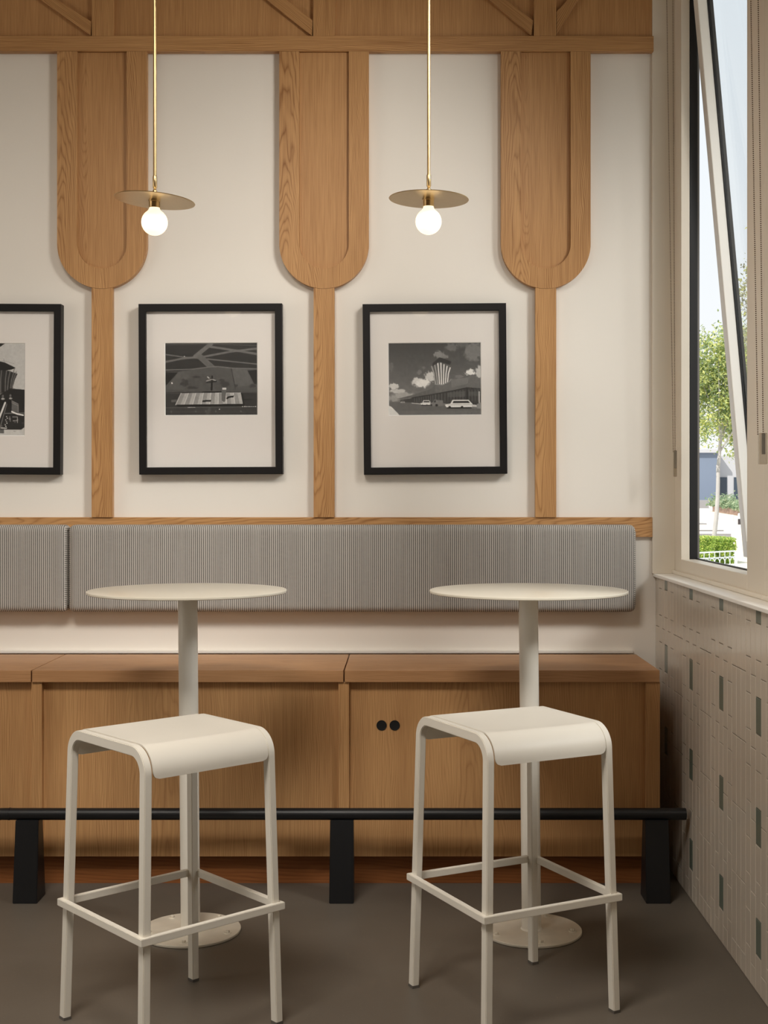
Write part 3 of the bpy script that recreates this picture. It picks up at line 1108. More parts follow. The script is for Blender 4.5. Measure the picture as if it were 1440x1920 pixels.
# ------------------------------------------------------------------ back cushions
def cushion(lab, x0, x1, xr=True):
    z0, z1, y0, y1 = 0.910, 1.236, 4.768, 4.8395
    root_loc = ((x0 + x1) / 2, y1, (z0 + z1) / 2)
    w, h = (x1 - x0) / 2, (z1 - z0) / 2
    bm = bmesh.new()

    def rr(inset, y, r):
        out = []
        for cxs, czs, a0 in ((1, 1, 0), (-1, 1, 90), (-1, -1, 180), (1, -1, 270)):
            for i in range(9):
                t = rad(a0 + 90 * i / 8)
                out.append((cxs * (w - inset - r) + r * math.cos(t), y, czs * (h - inset - r) + r * math.sin(t)))
        return out
    D, rb = y1 - y0, 0.026
    secs = [rr(0, 0, 0.022), rr(0, -0.001, 0.022), rr(0, -D + rb + 0.0005, 0.022)]
    for i in range(9):
        t = math.pi / 2 * i / 8
        ins = rb * (1 - math.cos(t))
        secs.append(rr(ins, -D + rb - rb * math.sin(t), max(0.022 - ins * 0.5, 0.008)))
    secs += [rr(rb + 0.001, -D, 0.009), rr(rb + 0.004, -D, 0.008)]
    sweep(bm, None, secs)
    o = obj('backrest_cushion', bm, M_fabric, None, smooth=True, loc=root_loc)
    tag(o, lab, 'cushion', 'striped back cushions above the bench')
    # blind-stitched seam down the end of the cushion
    for s in ((-1, 1)):
        bm = bmesh.new()
        tube(bm, (s * (w + 0.0004), (y0 - y1) * 0.62, -h + 0.026), (s * (w + 0.0004), (y0 - y1) * 0.62, h - 0.026), 0.0022, 8)
        obj('piping', bm, M_fabric, o)
    return o


cushion('long grey striped back cushion on the wall behind both bar tables', -1.2480, 0.8705)
cushion('grey striped back cushion left of the seam, cut by the photo edge', -3.36, -1.2545)
# (each hangs on the wall under the oak rail)

# ------------------------------------------------------------------ storage bench in three units
XS = [-2.331, -1.2655, -0.2000, 0.8760]
BLAB = ['oak bench unit cut by the left edge of the photo', 'oak bench unit behind the left bar stool',
        'oak bench unit with two round black cable holes, nearest the window']
stile_px = [(59, 78.5), (634.5, 654.5)]
YP, YPR = 4.372, 4.394
sx = [tuple((p_ - CX) * YP / F for p_ in s) for s in stile_px]
sx = [(-2.331, -2.296)] + sx
right_stile = ((1211 - CX) * YP / F, (1237.5 - CX) * YP / F)
for k in range(3):
    xa, xb = XS[k] + 0.0022, XS[k + 1] - (0.0022 if k < 2 else 0.0)
    xm = (xa + xb) / 2
    root = thing('storage_bench', BLAB[k], 'bench', (xm, 4.58, 0), group='oak bench units along the wall')
    O = Vector((xm, 4.58, 0))
    obj('seat_top', sh(boxbm(xa, xb, 4.364, 4.800, 0.7095, 0.750, bev=0.0012), O), M_oakTop, root)
    # front: stile at the left end of the unit, recessed panel, right stile on the end unit
    s0, s1 = sx[k]
    pend = sx[k + 1][0] - 0.0006 if k < 2 else right_stile[0] + 0.0
    obj('stile', sh(boxbm(s0, s1, YP, 4.43, 0.1075, 0.7090, bev=0.001), O), M_oakBench, root)
    obj('front_panel', sh(boxbm(s1 + 0.0004, pend, YPR, 4.415, 0.1075, 0.7090), O), M_oakBench, root)
    if k == 2:
        obj('stile', sh(boxbm(right_stile[0] + 0.0005, right_stile[1], YP, 4.43, 0.1075, 0.7090, bev=0.001), O), M_oakBench, root)
        obj('side_panel', sh(boxbm(0.852, right_stile[1] - 0.001, 4.431, 4.80, 0.0, 0.709), O), M_oakBench, root)
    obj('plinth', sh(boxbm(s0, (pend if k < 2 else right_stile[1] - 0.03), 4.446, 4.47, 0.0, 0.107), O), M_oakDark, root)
    obj('back_panel', sh(boxbm(s0, (pend if k < 2 else 0.85), 4.785, 4.80, 0.0, 0.709), O), M_oakDark, root)
    if k == 2:
        for gx in (715.5, 740.0):
            X, Z = P(gx, 1360, YPR)
            bm = bmesh.new()
            r = 0.0176
            lathe(bm, [(0.0, 0.0008), (r * 0.8, 0.0008), (r * 0.86, 0.0), (r, 0.0), (r, 0.0015)], 32)
            bmesh.ops.rotate(bm, verts=bm.verts[:], matrix=Matrix.Rotation(rad(-90), 3, 'X'))
            bmesh.ops.translate(bm, verts=bm.verts[:], vec=(X - O.x, YPR - 0.0018 - O.y, Z))
            obj('cable_hole', bm, M_hole, root, smooth=True)['label'] = 'black round cable hole'

# ------------------------------------------------------------------ foot rail
fr = thing('foot_rail', 'black steel foot rail on tapered box legs in front of the bench', 'foot rail', (-0.2, 4.27, 0))
O = Vector((-0.2, 4.27, 0))
YR, ZR, RR = 4.270, 0.284, 0.0196
bm = bmesh.new()
tube(bm, (-2.5, YR, ZR), (0.9440, YR, ZR), RR, 32)
obj('rail_tube', sh(bm, O), M_blacksteel, fr, smooth=True)
bm = bmesh.new()
xj = (18 - CX) * YR / F
tube(bm, (xj - 0.002, YR, ZR), (xj + 0.002, YR, ZR), RR + 0.0012, 32)
obj('joint_collar', sh(bm, O), M_blacksteel, fr, smooth=True)
for xl, xr in ((-2.331, -2.250), (-1.287, -1.206), (-0.2426, -0.1618), (0.803, 0.884)):
    bm = bmesh.new()
    zt = ZR - RR * 0.8
    v = [bm.verts.new(p) for p in ((xl, 4.220, 0), (xr, 4.220, 0), (xr, 4.322, 0), (xl, 4.322, 0),
                                   (xl + 0.002, 4.247, zt), (xr - 0.002, 4.247, zt), (xr - 0.002, 4.296, zt), (xl + 0.002, 4.296, zt))]
    for f in ((0, 3, 2, 1), (4, 5, 6, 7), (0, 1, 5, 4), (1, 2, 6, 5), (2, 3, 7, 6), (3, 0, 4, 7)):
        bm.faces.new([v[i] for i in f])
    bmesh.ops.bevel(bm, geom=bm.edges[:], offset=0.002, segments=2, affect='EDGES')
    obj('leg', sh(bm, O), M_blacksteel, fr)

# ------------------------------------------------------------------ bar tables
def bar_table(lab, x, y, lean, spin):
    root = thing('bar_table', lab, 'table', (x, y, 0), 0, 'white round bar tables')
    root.rotation_euler = (0, 0, 0)
    bm = bmesh.new()
    lathe(bm, [(0, 0.0005), (0.1535, 0.0005), (0.155, 0.002), (0.155, 0.007), (0.1535, 0.0085), (0, 0.0085)], 96)
    obj('base_plate', bm, M_baseplate, root, smooth=True)
    for i in range(5):
        a = rad(-90 + 72 * i + spin)
        bm = bmesh.new()
        c = (0.126 * math.cos(a), 0.126 * math.sin(a), 0.0085)
        lathe(bm, [(0.0, 0.0015), (0.011, 0.0015), (0.012, 0.0), (0.012, -0.0002)], 20, c)
        lathe(bm, [(0, 0.0085), (0.0055, 0.0085), (0.0068, 0.0065), (0.0068, 0.0012)], 6, c)
        obj('bolt', bm, M_baseplate, root)
    sk = math.tan(lean)
    bm = bmesh.new()
    tube(bm, (0, 0, 0.0085), (sk * 1.04, 0, 1.040), 0.0298, 48)
    obj('column', bm, M_powder, root, smooth=True)
    bm = bmesh.new()
    lathe(bm, [(0.0285, 0.014), (0.031, 0.0125), (0.0335, 0.009), (0.0335, 0.0084)], 40)
    obj('weld_ring', bm, M_powder, root, smooth=True)
    tx = sk * 1.05
    bm = bmesh.new()
    lathe(bm, [(0, -0.0085), (0.075, -0.0085), (0.077, -0.007), (0.077, -0.003), (0.0, -0.003)], 40, (tx, 0, 1.0485))
    obj('mounting_plate', bm, M_powder, root, smooth=True)
    bm = bmesh.new()
    lathe(bm, [(0, -0.003), (0.303, -0.003), (0.3055, -0.0012), (0.3055, 0.0035), (0.3045, 0.0048), (0.303, 0.0055), (0, 0.0055)], 160, (tx, 0, 1.0495))
    obj('table_top', bm, M_tabletop, root, smooth=True)
    return root


bar_table('white round bar table behind the left stool', -0.6555, 3.955, -0.0085, 0)
bar_table('white round bar table behind the right stool, nearer the window', 0.3980, 3.955, -0.0095, 8)


# ------------------------------------------------------------------ bar stools
def stool(lab, x, y, yaw):
    root = thing('bar_stool', lab, 'stool', (x, y, 0), yaw, 'white metal bar stools')
    HT = 0.7500
    bt, bw = 0.025, 0.020      # bar: in the frame plane, across it
    foot, top = 0.194, 0.1785
    R = 0.0525                 # centre-line bend
    zt = HT - bt / 2
    zb = zt - R

    def xo(z):
        return foot + (top - foot) * z / zt

    def path_pt(t):
        """Arc of the front bend, t 0..1 from vertical to horizontal (y from -top)."""
        a = t * math.pi / 2
        return (-(xo(zb)) + R * (1 - math.cos(a)), zb + R * math.sin(a), a)

    def rect(y, z, nx, nz, xx, s):
        # nx, nz: outward in-plane normal (in y, z)
        out = []
        for q, w in ((1, -1), (1, 1), (-1, 1), (-1, -1)):
            out.append((s * (xx + w * bw / 2), y + q * nx * bt / 2, z + q * nz * bt / 2))
        return out

    for s in (-1, 1):
        for e in (-1, 1):
            bm = bmesh.new()
            secs = []
            for z in (0.006, zb):
                secs.append([(px_, e * -py_, pz_) for px_, py_, pz_ in rect(-xo(z), z, -1, 0, xo(z), s)])
            sweep(bm, None, secs)
            bmesh.ops.recalc_face_normals(bm, faces=bm.faces[:])
            long_e = [ed for ed in bm.edges if abs(ed.verts[0].co.z - ed.verts[1].co.z) > 0.3]
            bmesh.ops.bevel(bm, geom=long_e, offset=0.0018, segments=2, affect='EDGES')
            lg = obj('leg', bm, M_powder, root)
            bm = bmesh.new()
            box(bm, s * foot - bw / 2 - 0.0002, s * foot + bw / 2 + 0.0002, e * foot - bt / 2 - 0.0002, e * foot + bt / 2 + 0.0002, 0, 0.0075)
            obj('foot_cap', bm, M_rubber, lg)['label'] = 'dark grey glide'
        # bend + top bar
        bm = bmesh.new()
        secs = []
        NB = 14
        for i in range(NB + 1):
            yy, zz, a = path_pt(i / NB)
            secs.append(rect(yy, zz, -math.cos(a), math.sin(a), xo(min(zz, zb)), s))
        for i in range(NB, -1, -1):
            yy, zz, a = path_pt(i / NB)
            secs.append(rect(-yy, zz, math.cos(a), math.sin(a), xo(min(zz, zb)), s))
        sweep(bm, None, secs)
        bmesh.ops.recalc_face_normals(bm, faces=bm.faces[:])
        sharp = [ed for ed in bm.edges if len(ed.link_faces) == 2 and ed.calc_face_angle(0) > rad(70) and
                 abs(ed.verts[0].co.x - ed.verts[1].co.x) < 0.004 and
                 not (abs(ed.verts[0].co.z - zb) < 1e-6 and abs(ed.verts[1].co.z - zb) < 1e-6)]
        bmesh.ops.bevel(bm, geom=sharp, offset=0.0018, segments=2, affect='EDGES')
        obj('side_rail', bm, M_powder, root, smooth=True)
    # seat shell: sheet rolled over the front and back, slightly dished
    hx = top - bw / 2 - 0.0012
    Ro = R + bt / 2 + 0.0016
    ye = xo(zb)
    pts = []
    skirt = 0.010
    for z in np.linspace(zb - skirt, zb, 4)[:-1]:
        pts.append((-(ye + bt / 2 + 0.0016), z, -1.0, 0.0))
    for i in range(15):
        a = i / 14 * math.pi / 2
        pts.append((-ye + R - Ro * math.cos(a), zb + Ro * math.sin(a), -math.cos(a), math.sin(a)))
    flat0 = -ye + R
    for yv in np.linspace(flat0, -flat0, 18)[1:-1]:
        pts.append((yv, zb + Ro, 0.0, 1.0))
    half = [p_ for p_ in pts if p_[0] <= flat0 + 1e-9]
    for p_ in half[::-1]:
        pts.append((-p_[0], p_[1], -p_[2], p_[3]))
    # arc length for rounding the lower corners
    s_len = [0.0]
    for p0, p1 in zip(pts[:-1], pts[1:]):
        s_len.append(s_len[-1] + math.hypot(p1[0] - p0[0], p1[1] - p0[1]))
    tot = s_len[-1]
    NU = 24
    th = 0.0040
    rc = 0.017
    bm = bmesh.new()
    layers = []
    for off in (0.0, -th):
        rows = []
        for (yv, zv, ny, nz), sl in zip(pts, s_len):
            dd = min(sl, tot - sl)
            w = hx if dd >= rc else hx - rc + math.sqrt(max(0, rc * rc - (rc - dd) ** 2))
            row = []
            for i in range(NU + 1):
                u = -1 + 2 * i / NU
                dish = -0.0060 * (1 - u ** 4) * max(0, 1 - (abs(yv) / 0.165) ** 4) if nz > 0.99 else 0.0
                row.append(bm.verts.new((u * w, yv + ny * off, zv + nz * off + dish)))
            rows.append(row)
        layers.append(rows)
    A, B = layers
    nr = len(A)
    for rws in (A, B):
        for r in range(nr - 1):
            for i in range(NU):
                bm.faces.new((rws[r][i], rws[r][i + 1], rws[r + 1][i + 1], rws[r + 1][i]))
    for r in range(nr - 1):
        for i in (0, NU):
            bm.faces.new((A[r][i], A[r + 1][i], B[r + 1][i], B[r][i]))
    for r in (0, nr - 1):
        for i in range(NU):
            bm.faces.new((A[r][i], A[r][i + 1], B[r][i + 1], B[r][i]))
    obj('seat', bm, M_powder, root, smooth=True)
    # square foot ring, four mitred bars
    zo, hb, ro, wb_ = 0.3005, 0.0185, 0.2085, 0.015
    for q in range(4):
        bm = bmesh.new()
        vs = []
        for z in (zo - hb / 2, zo + hb / 2):
            vs.append([bm.verts.new((xx, yy, z)) for xx, yy in ((-ro, -ro), (ro, -ro), (ro - wb_, -ro + wb_), (-ro + wb_, -ro + wb_))])
        bm.faces.new(vs[0][::-1])
        bm.faces.new(vs[1])
        for i in range(4):
            j = (i + 1) % 4
            bm.faces.new((vs[0][i], vs[0][j], vs[1][j], vs[1][i]))
        bmesh.ops.recalc_face_normals(bm, faces=bm.faces[:])
        bmesh.ops.bevel(bm, geom=[ed for ed in bm.edges if abs(ed.verts[0].co.x - ed.verts[1].co.x) > 0.3], offset=0.0012, segments=2, affect='EDGES')
        bmesh.ops.rotate(bm, verts=bm.verts[:], matrix=Matrix.Rotation(math.pi / 2 * q, 3, 'Z'))
        obj('stretcher', bm, M_powder, root)
    return root


stool('white metal bar stool in front of the left bar table', -0.595, 3.282, rad(42.1))
stool('white metal bar stool in front of the right bar table, nearer the window', 0.2916, 3.4258, rad(27.1))


# ------------------------------------------------------------------ pendant lamps
def pendant(lab, pxb, pyb, tilt, pyd):
    Yp = 3.92
    X, Zb = P(pxb, pyb, Yp)          # bulb centre
    Zd = P(0, pyd, Yp)[1]            # disc
    root = thing('pendant_lamp', lab, 'pendant lamp', (X, Yp, ZC), group='brass pendant lamps')
    zd, zb = Zd - ZC, Zb - ZC
    bm = bmesh.new()
    lathe(bm, [(0, 0), (0.055, 0), (0.055, -0.018), (0.05, -0.022), (0, -0.022)], 40)
    obj('canopy', bm, M_brass, root, smooth=True)
    bm = bmesh.new()
    tube(bm, (0.001, 0, -0.02), (0.001, 0, zd + 0.07), 0.0053, 20)
    obj('rod', bm, M_brass, root, smooth=True)
    bm = bmesh.new()
    lathe(bm, [(0, 0.076), (0.0055, 0.076), (0.0068, 0.072), (0.0068, 0.040), (0.0048, 0.037), (0.0042, 0.034), (0.0065, 0.031),
               (0.0065, 0.024), (0.0095, 0.016), (0.0095, 0.0), (0.0, 0.0)], 28, (0.001, 0, zd))
    obj('swivel_joint', bm, M_brass, root, smooth=True)
    bm = bmesh.new()
    lathe(bm, [(0, 0.0012), (0.1215, 0.0012), (0.1225, 0.0), (0.1215, -0.0012), (0, -0.0012)], 128)
    ds = obj('disc_shade', bm, M_brass, root, smooth=True, loc=(0.001, 0, zd))
    ds.rotation_euler = (0, tilt, 0)
    bm = bmesh.new()
    nk = 0.0445
    lathe(bm, [(0, -0.001), (0.019, -0.001), (0.019, -0.003), (0.0168, -0.004), (0.0168, -0.0225), (0.0, -0.0225)], 36, (0, 0, zd))
    obj('lamp_holder', bm, M_brass, root, smooth=True)
    # opal globe bulb
    R = 0.0400
    prof = [(0.0, -R)]
    for i in range(1, 25):
        a = -math.pi / 2 + i * (math.pi * 0.80) / 24
        prof.append((R * math.cos(a), R * math.sin(a)))
    rl, zl = prof[-1]
    for t in (0.35, 0.7, 1.0):
        prof.append((rl + (0.0158 - rl) * (1 - (1 - t) ** 2), zl + (zd - 0.0227 - zb - 0.0 - zl) * t))
    prof.append((0.0, prof[-1][1]))
    bm = bmesh.new()
    lathe(bm, prof, 48, (0, 0, zb))
    obj('bulb', bm, M_bulb, root, smooth=True)['label'] = 'glowing opal glass globe bulb'
    return root


pendant('brass disc pendant lamp with lit globe bulb over the left table', 289.7, 417.0, rad(4.2), 376.0)
pendant('brass disc pendant lamp with lit globe bulb over the right table', 803.4, 415.5, rad(1.6), 373.5)


# ------------------------------------------------------------------ roller blinds with bead chains
def blind(lab, s1, s2, boxp, tube_y):
    """s1, s2: (top, bottom) ends of the two chain strands."""
    root = thing('roller_blind', lab, 'window blind', (1.0, tube_y[1], 3.42), group='roller blinds with bead chains')
    O = Vector(root.location)
    bm = bmesh.new()
    tube(bm, (1.0, tube_y[0], 3.42), (1.0, tube_y[1] - 0.02, 3.42), 0.022, 24)
    obj('roller', sh(bm, O), M_white, root, smooth=True)
    bm = bmesh.new()
    box(bm, 0.965, 1.0295, tube_y[1] - 0.02, tube_y[1], 3.385, 3.46, bev=0.002)
    obj('bracket', sh(bm, O), M_white, root)
    # bead chain
    me = bmesh.new()
    bmesh.ops.create_icosphere(me, subdivisions=1, radius=0.0021)
    tv = [v.co.copy() for v in me.verts]
    tf = [[v.index for v in f.verts] for f in me.faces]
    me.free()
    for a, b_ in (s1, s2):
        verts, faces = [], []
        a, b_ = Vector(a), Vector(b_)
        cnt = int((a - b_).length / 0.0059)
        for i in range(cnt + 1):
            p_ = a.lerp(b_, i / cnt) - O
            k = len(verts)
            verts.extend(p_ + v for v in tv)
            faces.extend([k + j for j in f] for f in tf)
        k = bpy.data.meshes.new('bead_chain')
        k.from_pydata([tuple(v) for v in verts], [], faces)
        k.materials.append(M_bead)
        for p_ in k.polygons:
            p_.use_smooth = True
        link(bpy.data.objects.new('bead_chain', k), root)
    x0, x1, y0, y1, z0, z1 = boxp
    bm = bmesh.new()
    box(bm, x0, x1, y0, y1, z0, z1, bev=0.0025)
    t = obj('chain_tensioner', sh(bm, O), M_clear, root)
    bm = bmesh.new()
    xm, ym = x0 + (x1 - x0) * 0.55, (y0 + y1) / 2
    box(bm, xm - 0.004, xm + 0.005, ym - 0.003, ym + 0.003, z0 + (z1 - z0) * 0.32, z1 - 0.001)
    obj('chain_slot', sh(bm, O), M_slot, t)
    return root


blind('roller blind with a bead chain hanging beside the far window jamb',
      ((0.966, 4.70, 3.42), (0.998, 4.72, 1.508)), ((0.991, 4.70, 3.42), (1.0045, 4.72, 1.508)),
      (0.999, 1.0105, 4.712, 4.728, 1.415, 1.512), (3.86, 4.74))
blind('roller blind with a bead chain hanging in front of the near mullion',
      ((1.0, 3.715, 3.42), (1.0, 3.604, 1.520)), ((1.006, 3.650, 3.42), (1.004, 3.565, 1.520)),
      (0.992, 1.0145, 3.556, 3.574, 1.434, 1.521), (2.66, 3.72))

# ------------------------------------------------------------------ outside
M_pave = paint('pale_paving', srgb(236, 228, 216), 0.8, 0.04, 0.5)
M_riser = paint('grey_step_stone', srgb(150, 148, 150), 0.8, 0.06, 2.0)
M_bldA = paint('blue_grey_render', srgb(120, 132, 152), 0.7, 0.04, 0.5)
M_bldB = paint('pale_render', srgb(188, 188, 192), 0.7, 0.04, 0.5)
M_winout = paint('dark_shopfront_glass', srgb(60, 72, 86), 0.2, 0.05, 1.0)
M_trunk = paint('pale_bark', srgb(188, 184, 182), 0.8, 0.12, 6.0)
M_rail = paint('white_railing_paint', srgb(226, 232, 236), 0.45, 0.02, 3.0)
M_planter = paint('brown_planter', srgb(156, 128, 112), 0.7, 0.05, 1.0)
M_dark = paint('dark_bollard', srgb(60, 52, 54), 0.5, 0.05, 4.0)


def make_leaf(name, a, b_, c):
    m, n, l, bs = newmat(name)
    at = n.new('ShaderNodeNewGeometry')
    rp = n.new('ShaderNodeValToRGB')
    rp.color_ramp.elements[0].color = a
    rp.color_ramp.elements[1].color = c
    q = rp.color_ramp.elements.new(0.5)
    q.color = b_
    l.new(at.outputs['Random Per Island'], rp.inputs[0])
    l.new(rp.outputs[0], bs.inputs['Base Color'])
    bs.inputs['Roughness'].default_value = 0.55
    tl = n.new('ShaderNodeBsdfTranslucent')
    l.new(rp.outputs[0], tl.inputs[0])
    mx = n.new('ShaderNodeMixShader')
    mx.inputs[0].default_value = 0.4
    l.new(bs.outputs[0], mx.inputs[1])
    l.new(tl.outputs[0], mx.inputs[2])
    l.new(mx.outputs[0], n['Material Output'].inputs[0])
    return m


M_leafA = make_leaf('street_tree_leaf', srgb(124, 148, 112), srgb(176, 190, 126), srgb(240, 238, 156))  # shaded grey-green and sunlit yellow mixed into the random leaf tones
M_leafB = make_leaf('hedge_leaf', srgb(130, 160, 90), srgb(180, 206, 104), srgb(232, 238, 140))
M_leafC = make_leaf('planter_leaf', srgb(120, 146, 116), srgb(160, 180, 144), srgb(196, 204, 172))
M_leafD = make_leaf('sparse_tree_leaf', srgb(120, 120, 96), srgb(150, 150, 110), srgb(206, 206, 110))


def leaves(pts, size, rng):
    """Small folded leaves, two quads each."""
    verts, faces = [], []
    for p_ in pts:
        s = size * rng.uniform(0.6, 1.3)
        R = Matrix.Rotation(rng.uniform(0, 6.28), 3, 'Z') @ Matrix.Rotation(rng.uniform(-1.1, 1.1), 3, 'X') @ Matrix.Rotation(rng.uniform(-0.6, 0.6), 3, 'Y')
        k = len(verts)
        for q in ((0, -0.5, 0), (0, 0, -0.10), (0, 0.55, 0), (0.28, 0, 0.05), (-0.28, 0, 0.05)):
            verts.append(tuple(Vector(p_) + R @ (Vector(q) * s)))
        faces += [(k, k + 3, k + 1), (k + 3, k + 2, k + 1), (k, k + 1, k + 4), (k + 4, k + 1, k + 2)]
    me = bpy.data.meshes.new('foliage')
    me.from_pydata(verts, [], faces)
    return me


def foliage(name, pts, size, m, parent, seed, loc):
    me = leaves([tuple(Vector(p_) - Vector(loc)) for p_ in pts], size, random.Random(seed))
    me.materials.append(m)
    o = bpy.data.objects.new(name, me)
    return link(o, parent)


ZG = -1.30
bm = bmesh.new()
box(bm, 1.32, 90, -20, 58, ZG - 0.3, ZG)
struct('pavement', bm, M_pave)
# stepped and gently rising plaza
bm = bmesh.new()
xs0, xs1 = 8.0, P(1371, 0, 60)[0]
prs = [bm.verts.new(p_) for p_ in ((2, 62, -0.30), (60, 62, -0.30), (60, 96, 0.52), (2, 96, 0.52), (2, 62, -1.6), (60, 62, -1.6), (60, 96, -1.6), (2, 96, -1.6))]
for f in ((0, 1, 2, 3), (4, 7, 6, 5), (0, 4, 5, 1), (1, 5, 6, 2), (2, 6, 7, 3), (3, 7, 4, 0)):
    bm.faces.new([prs[i] for i in f])
box(bm, 2, 60, 58, 62, -1.6, -0.68)
struct('pavement_upper', bm, M_pave)
for y0, y1, za, zb_, pxr in ((60.0, 61.0, -0.68, -0.50, 1371), (61.0, 61.98, -0.68, -0.35, 1357)):
    xr = P(pxr, 0, y0)[0]
    bm = bmesh.new()
    box(bm, 8.0, xr, y0 + 0.02, y1, za, zb_)
    s = struct('step_%d' % int(y0 - 59), bm, M_riser)
    bm = bmesh.new()
    box(bm, 8.0, xr + 0.05, y0, y1, zb_, zb_ + 0.09)
    obj('tread', bm, M_pave, s)

# hedges
def hedge(lab, x0, x1, y0, y1, z0, z1, seed, n):
    rng = random.Random(seed)
    root = thing('clipped_hedge', lab, 'hedge', ((x0 + x1) / 2, (y0 + y1) / 2, z0), group='clipped hedges behind the railing')
    bm = boxbm(x0 + 0.08, x1 - 0.08, y0 + 0.08, y1 - 0.08, z0, z1 - 0.08)
    obj('core', sh(bm, Vector(root.location)), M_leafB, root)
    pts = []
    for _ in range(n):
        x, y, z = rng.uniform(x0, x1), rng.uniform(y0, y1), rng.uniform(z0, z1)
        f = rng.random()
        if f < 0.45:
            y = y0 + rng.uniform(-0.03, 0.06)
        elif f < 0.9:
            z = z1 + rng.uniform(-0.06, 0.04)
        else:
            x = (x0 if rng.random() < 0.5 else x1) + rng.uniform(-0.04, 0.04)
        pts.append((x, y, z))
    foliage('leaves', pts, 0.11, M_leafB, root, seed + 1, root.location)


hedge('low clipped hedge seen through the window, left part in bright sun', 10.4, P(1341, 0, 48)[0], 48.0, 49.2, ZG, -0.28, 3, 2200)
hedge('low clipped hedge seen through the window, right of the tree trunk', P(1341, 0, 48)[0] + 0.1, P(1380, 0, 49)[0], 49.0, 51.2, ZG, -0.36, 5, 2200)

# railing with rings
xr, xl_ = P(1378, 0, 45)[0], P(1290, 0, 43.2)[0]
rt = thing('garden_railing', 'white metal railing with a row of rings in front of the hedge', 'railing', (xr, 45, ZG))
O = Vector((xr, 45, ZG))


def rp_(t, z):
    return (xr + (xl_ - xr) * t, 45 + (43.2 - 45) * t, z)


zt_, zm_, zb2 = -0.64, -0.84, -1.19
bm = bmesh.new()
for z, r in ((zt_, 0.026), (zm_, 0.02), (zb2, 0.02)):
    tube(bm, rp_(0, z), rp_(1, z), r, 8)
obj('rail_bars', sh(bm, O), M_rail, rt)
bm = bmesh.new()
NR = 9
for i in range(NR):
    t = (i + 0.5) / NR
    c = Vector(rp_(t, (zm_ + zb2) / 2))
    d = (Vector(rp_(1, 0)) - Vector(rp_(0, 0))).normalized()
    rr_ = 0.155
    pr_ = None
    for k in range(21):
        a = 2 * math.pi * k / 20
        q = c + d * (rr_ * math.cos(a)) + Vector((0, 0, rr_ * math.sin(a)))
        if pr_ is not None:
            tube(bm, pr_, q, 0.018, 6, caps=False)
        pr_ = q
obj('ring_panel', sh(bm, O), M_rail, rt)
bm = bmesh.new()
for i in range(NR + 1):
    t = i / NR
    tube(bm, rp_(t, zt_), rp_(t, zm_), 0.016, 6)
obj('balusters', sh(bm, O), M_rail, rt)['kind'] = 'stuff'
bm = bmesh.new()
box(bm, xr - 0.01, xr + 0.07, 44.95, 45.05, ZG, -0.64)
obj('post', sh(bm, O), M_rail, rt)


# trees
def tree(lab, base, topc, r0, r1, crown, n, leaf, m, seed, branches=7):
    root = thing('street_tree', lab, 'tree', base, group='street trees outside')
    O = Vector(base)
    rng = random.Random(seed)
    cx, cy_, cz, rx, ry, rz = crown
    bm = bmesh.new()
    B, T = Vector(base) - Vector((0, 0, 0.25)), Vector(topc)
    prev = B
    for i in range(1, 7):
        t = i / 6
        p_ = B.lerp(T, t) + Vector((math.sin(t * 5 + seed) * 0.05, 0, 0))
        tube(bm, prev, p_, r0 + (r1 - r0) * (t - 1 / 6), 10, r1=r0 + (r1 - r0) * t)
        prev = p_
    for i in range(branches):
        a = rng.uniform(0, 6.28)
        e_ = Vector((cx + rx * 0.7 * math.cos(a), cy_ + ry * 0.7 * math.sin(a), cz + rz * rng.uniform(-0.4, 0.75)))
        s_ = T.lerp(Vector((cx, cy_, cz)), rng.uniform(0.0, 0.6))
        tube(bm, s_, e_, r1 * 0.5, 6, r1=r1 * 0.12)
    tube(bm, T, (cx, cy_, cz + rz * 0.9), r1, 8, r1=r1 * 0.2)
    obj('trunk', sh(bm, O), M_trunk, root, smooth=True)
    pts = []
    clumps = []
    for _ in range(46):
        a, b_, c = rng.gauss(0, 1), rng.gauss(0, 1), rng.gauss(0, 1)
        L = math.sqrt(a * a + b_ * b_ + c * c)
        q = rng.uniform(0.35, 0.95) / L
        clumps.append((cx + a * q * rx, cy_ + b_ * q * ry, cz + c * q * rz, rng.uniform(0.22, 0.38)))
    for _ in range(n):
        c = rng.choice(clumps)
        k = c[3]
        pts.append((c[0] + rng.gauss(0, k * rx * 0.5), c[1] + rng.gauss(0, k * ry * 0.5), c[2] + rng.gauss(0, k * rz * 0.4)))
    foliage('leaves', pts, leaf, m, root, seed + 2, base)
    return root


tb = P(1336, 1016, 52)
tt = P(1347, 872, 52)
cc = P(1372, 724, 52)
tree('young street tree with pale slim trunk behind the hedge', (tb[0], 52, ZG), (tt[0], 52, tt[1]), 0.105, 0.075,
     (cc[0], 52.0, cc[1] + 0.05, 1.95, 1.7, 3.35), 11000, 0.17, M_leafA, 11)
t2 = P(1420, 560, 46)
tree('sparse taller tree whose twigs show beside the window mullion', (t2[0] + 0.1, 46, ZG), (t2[0], 46, 5.2), 0.11, 0.06,
     (t2[0], 46, 8.0, 0.85, 0.9, 3.0), 1500, 0.14, M_leafD, 23, branches=12)

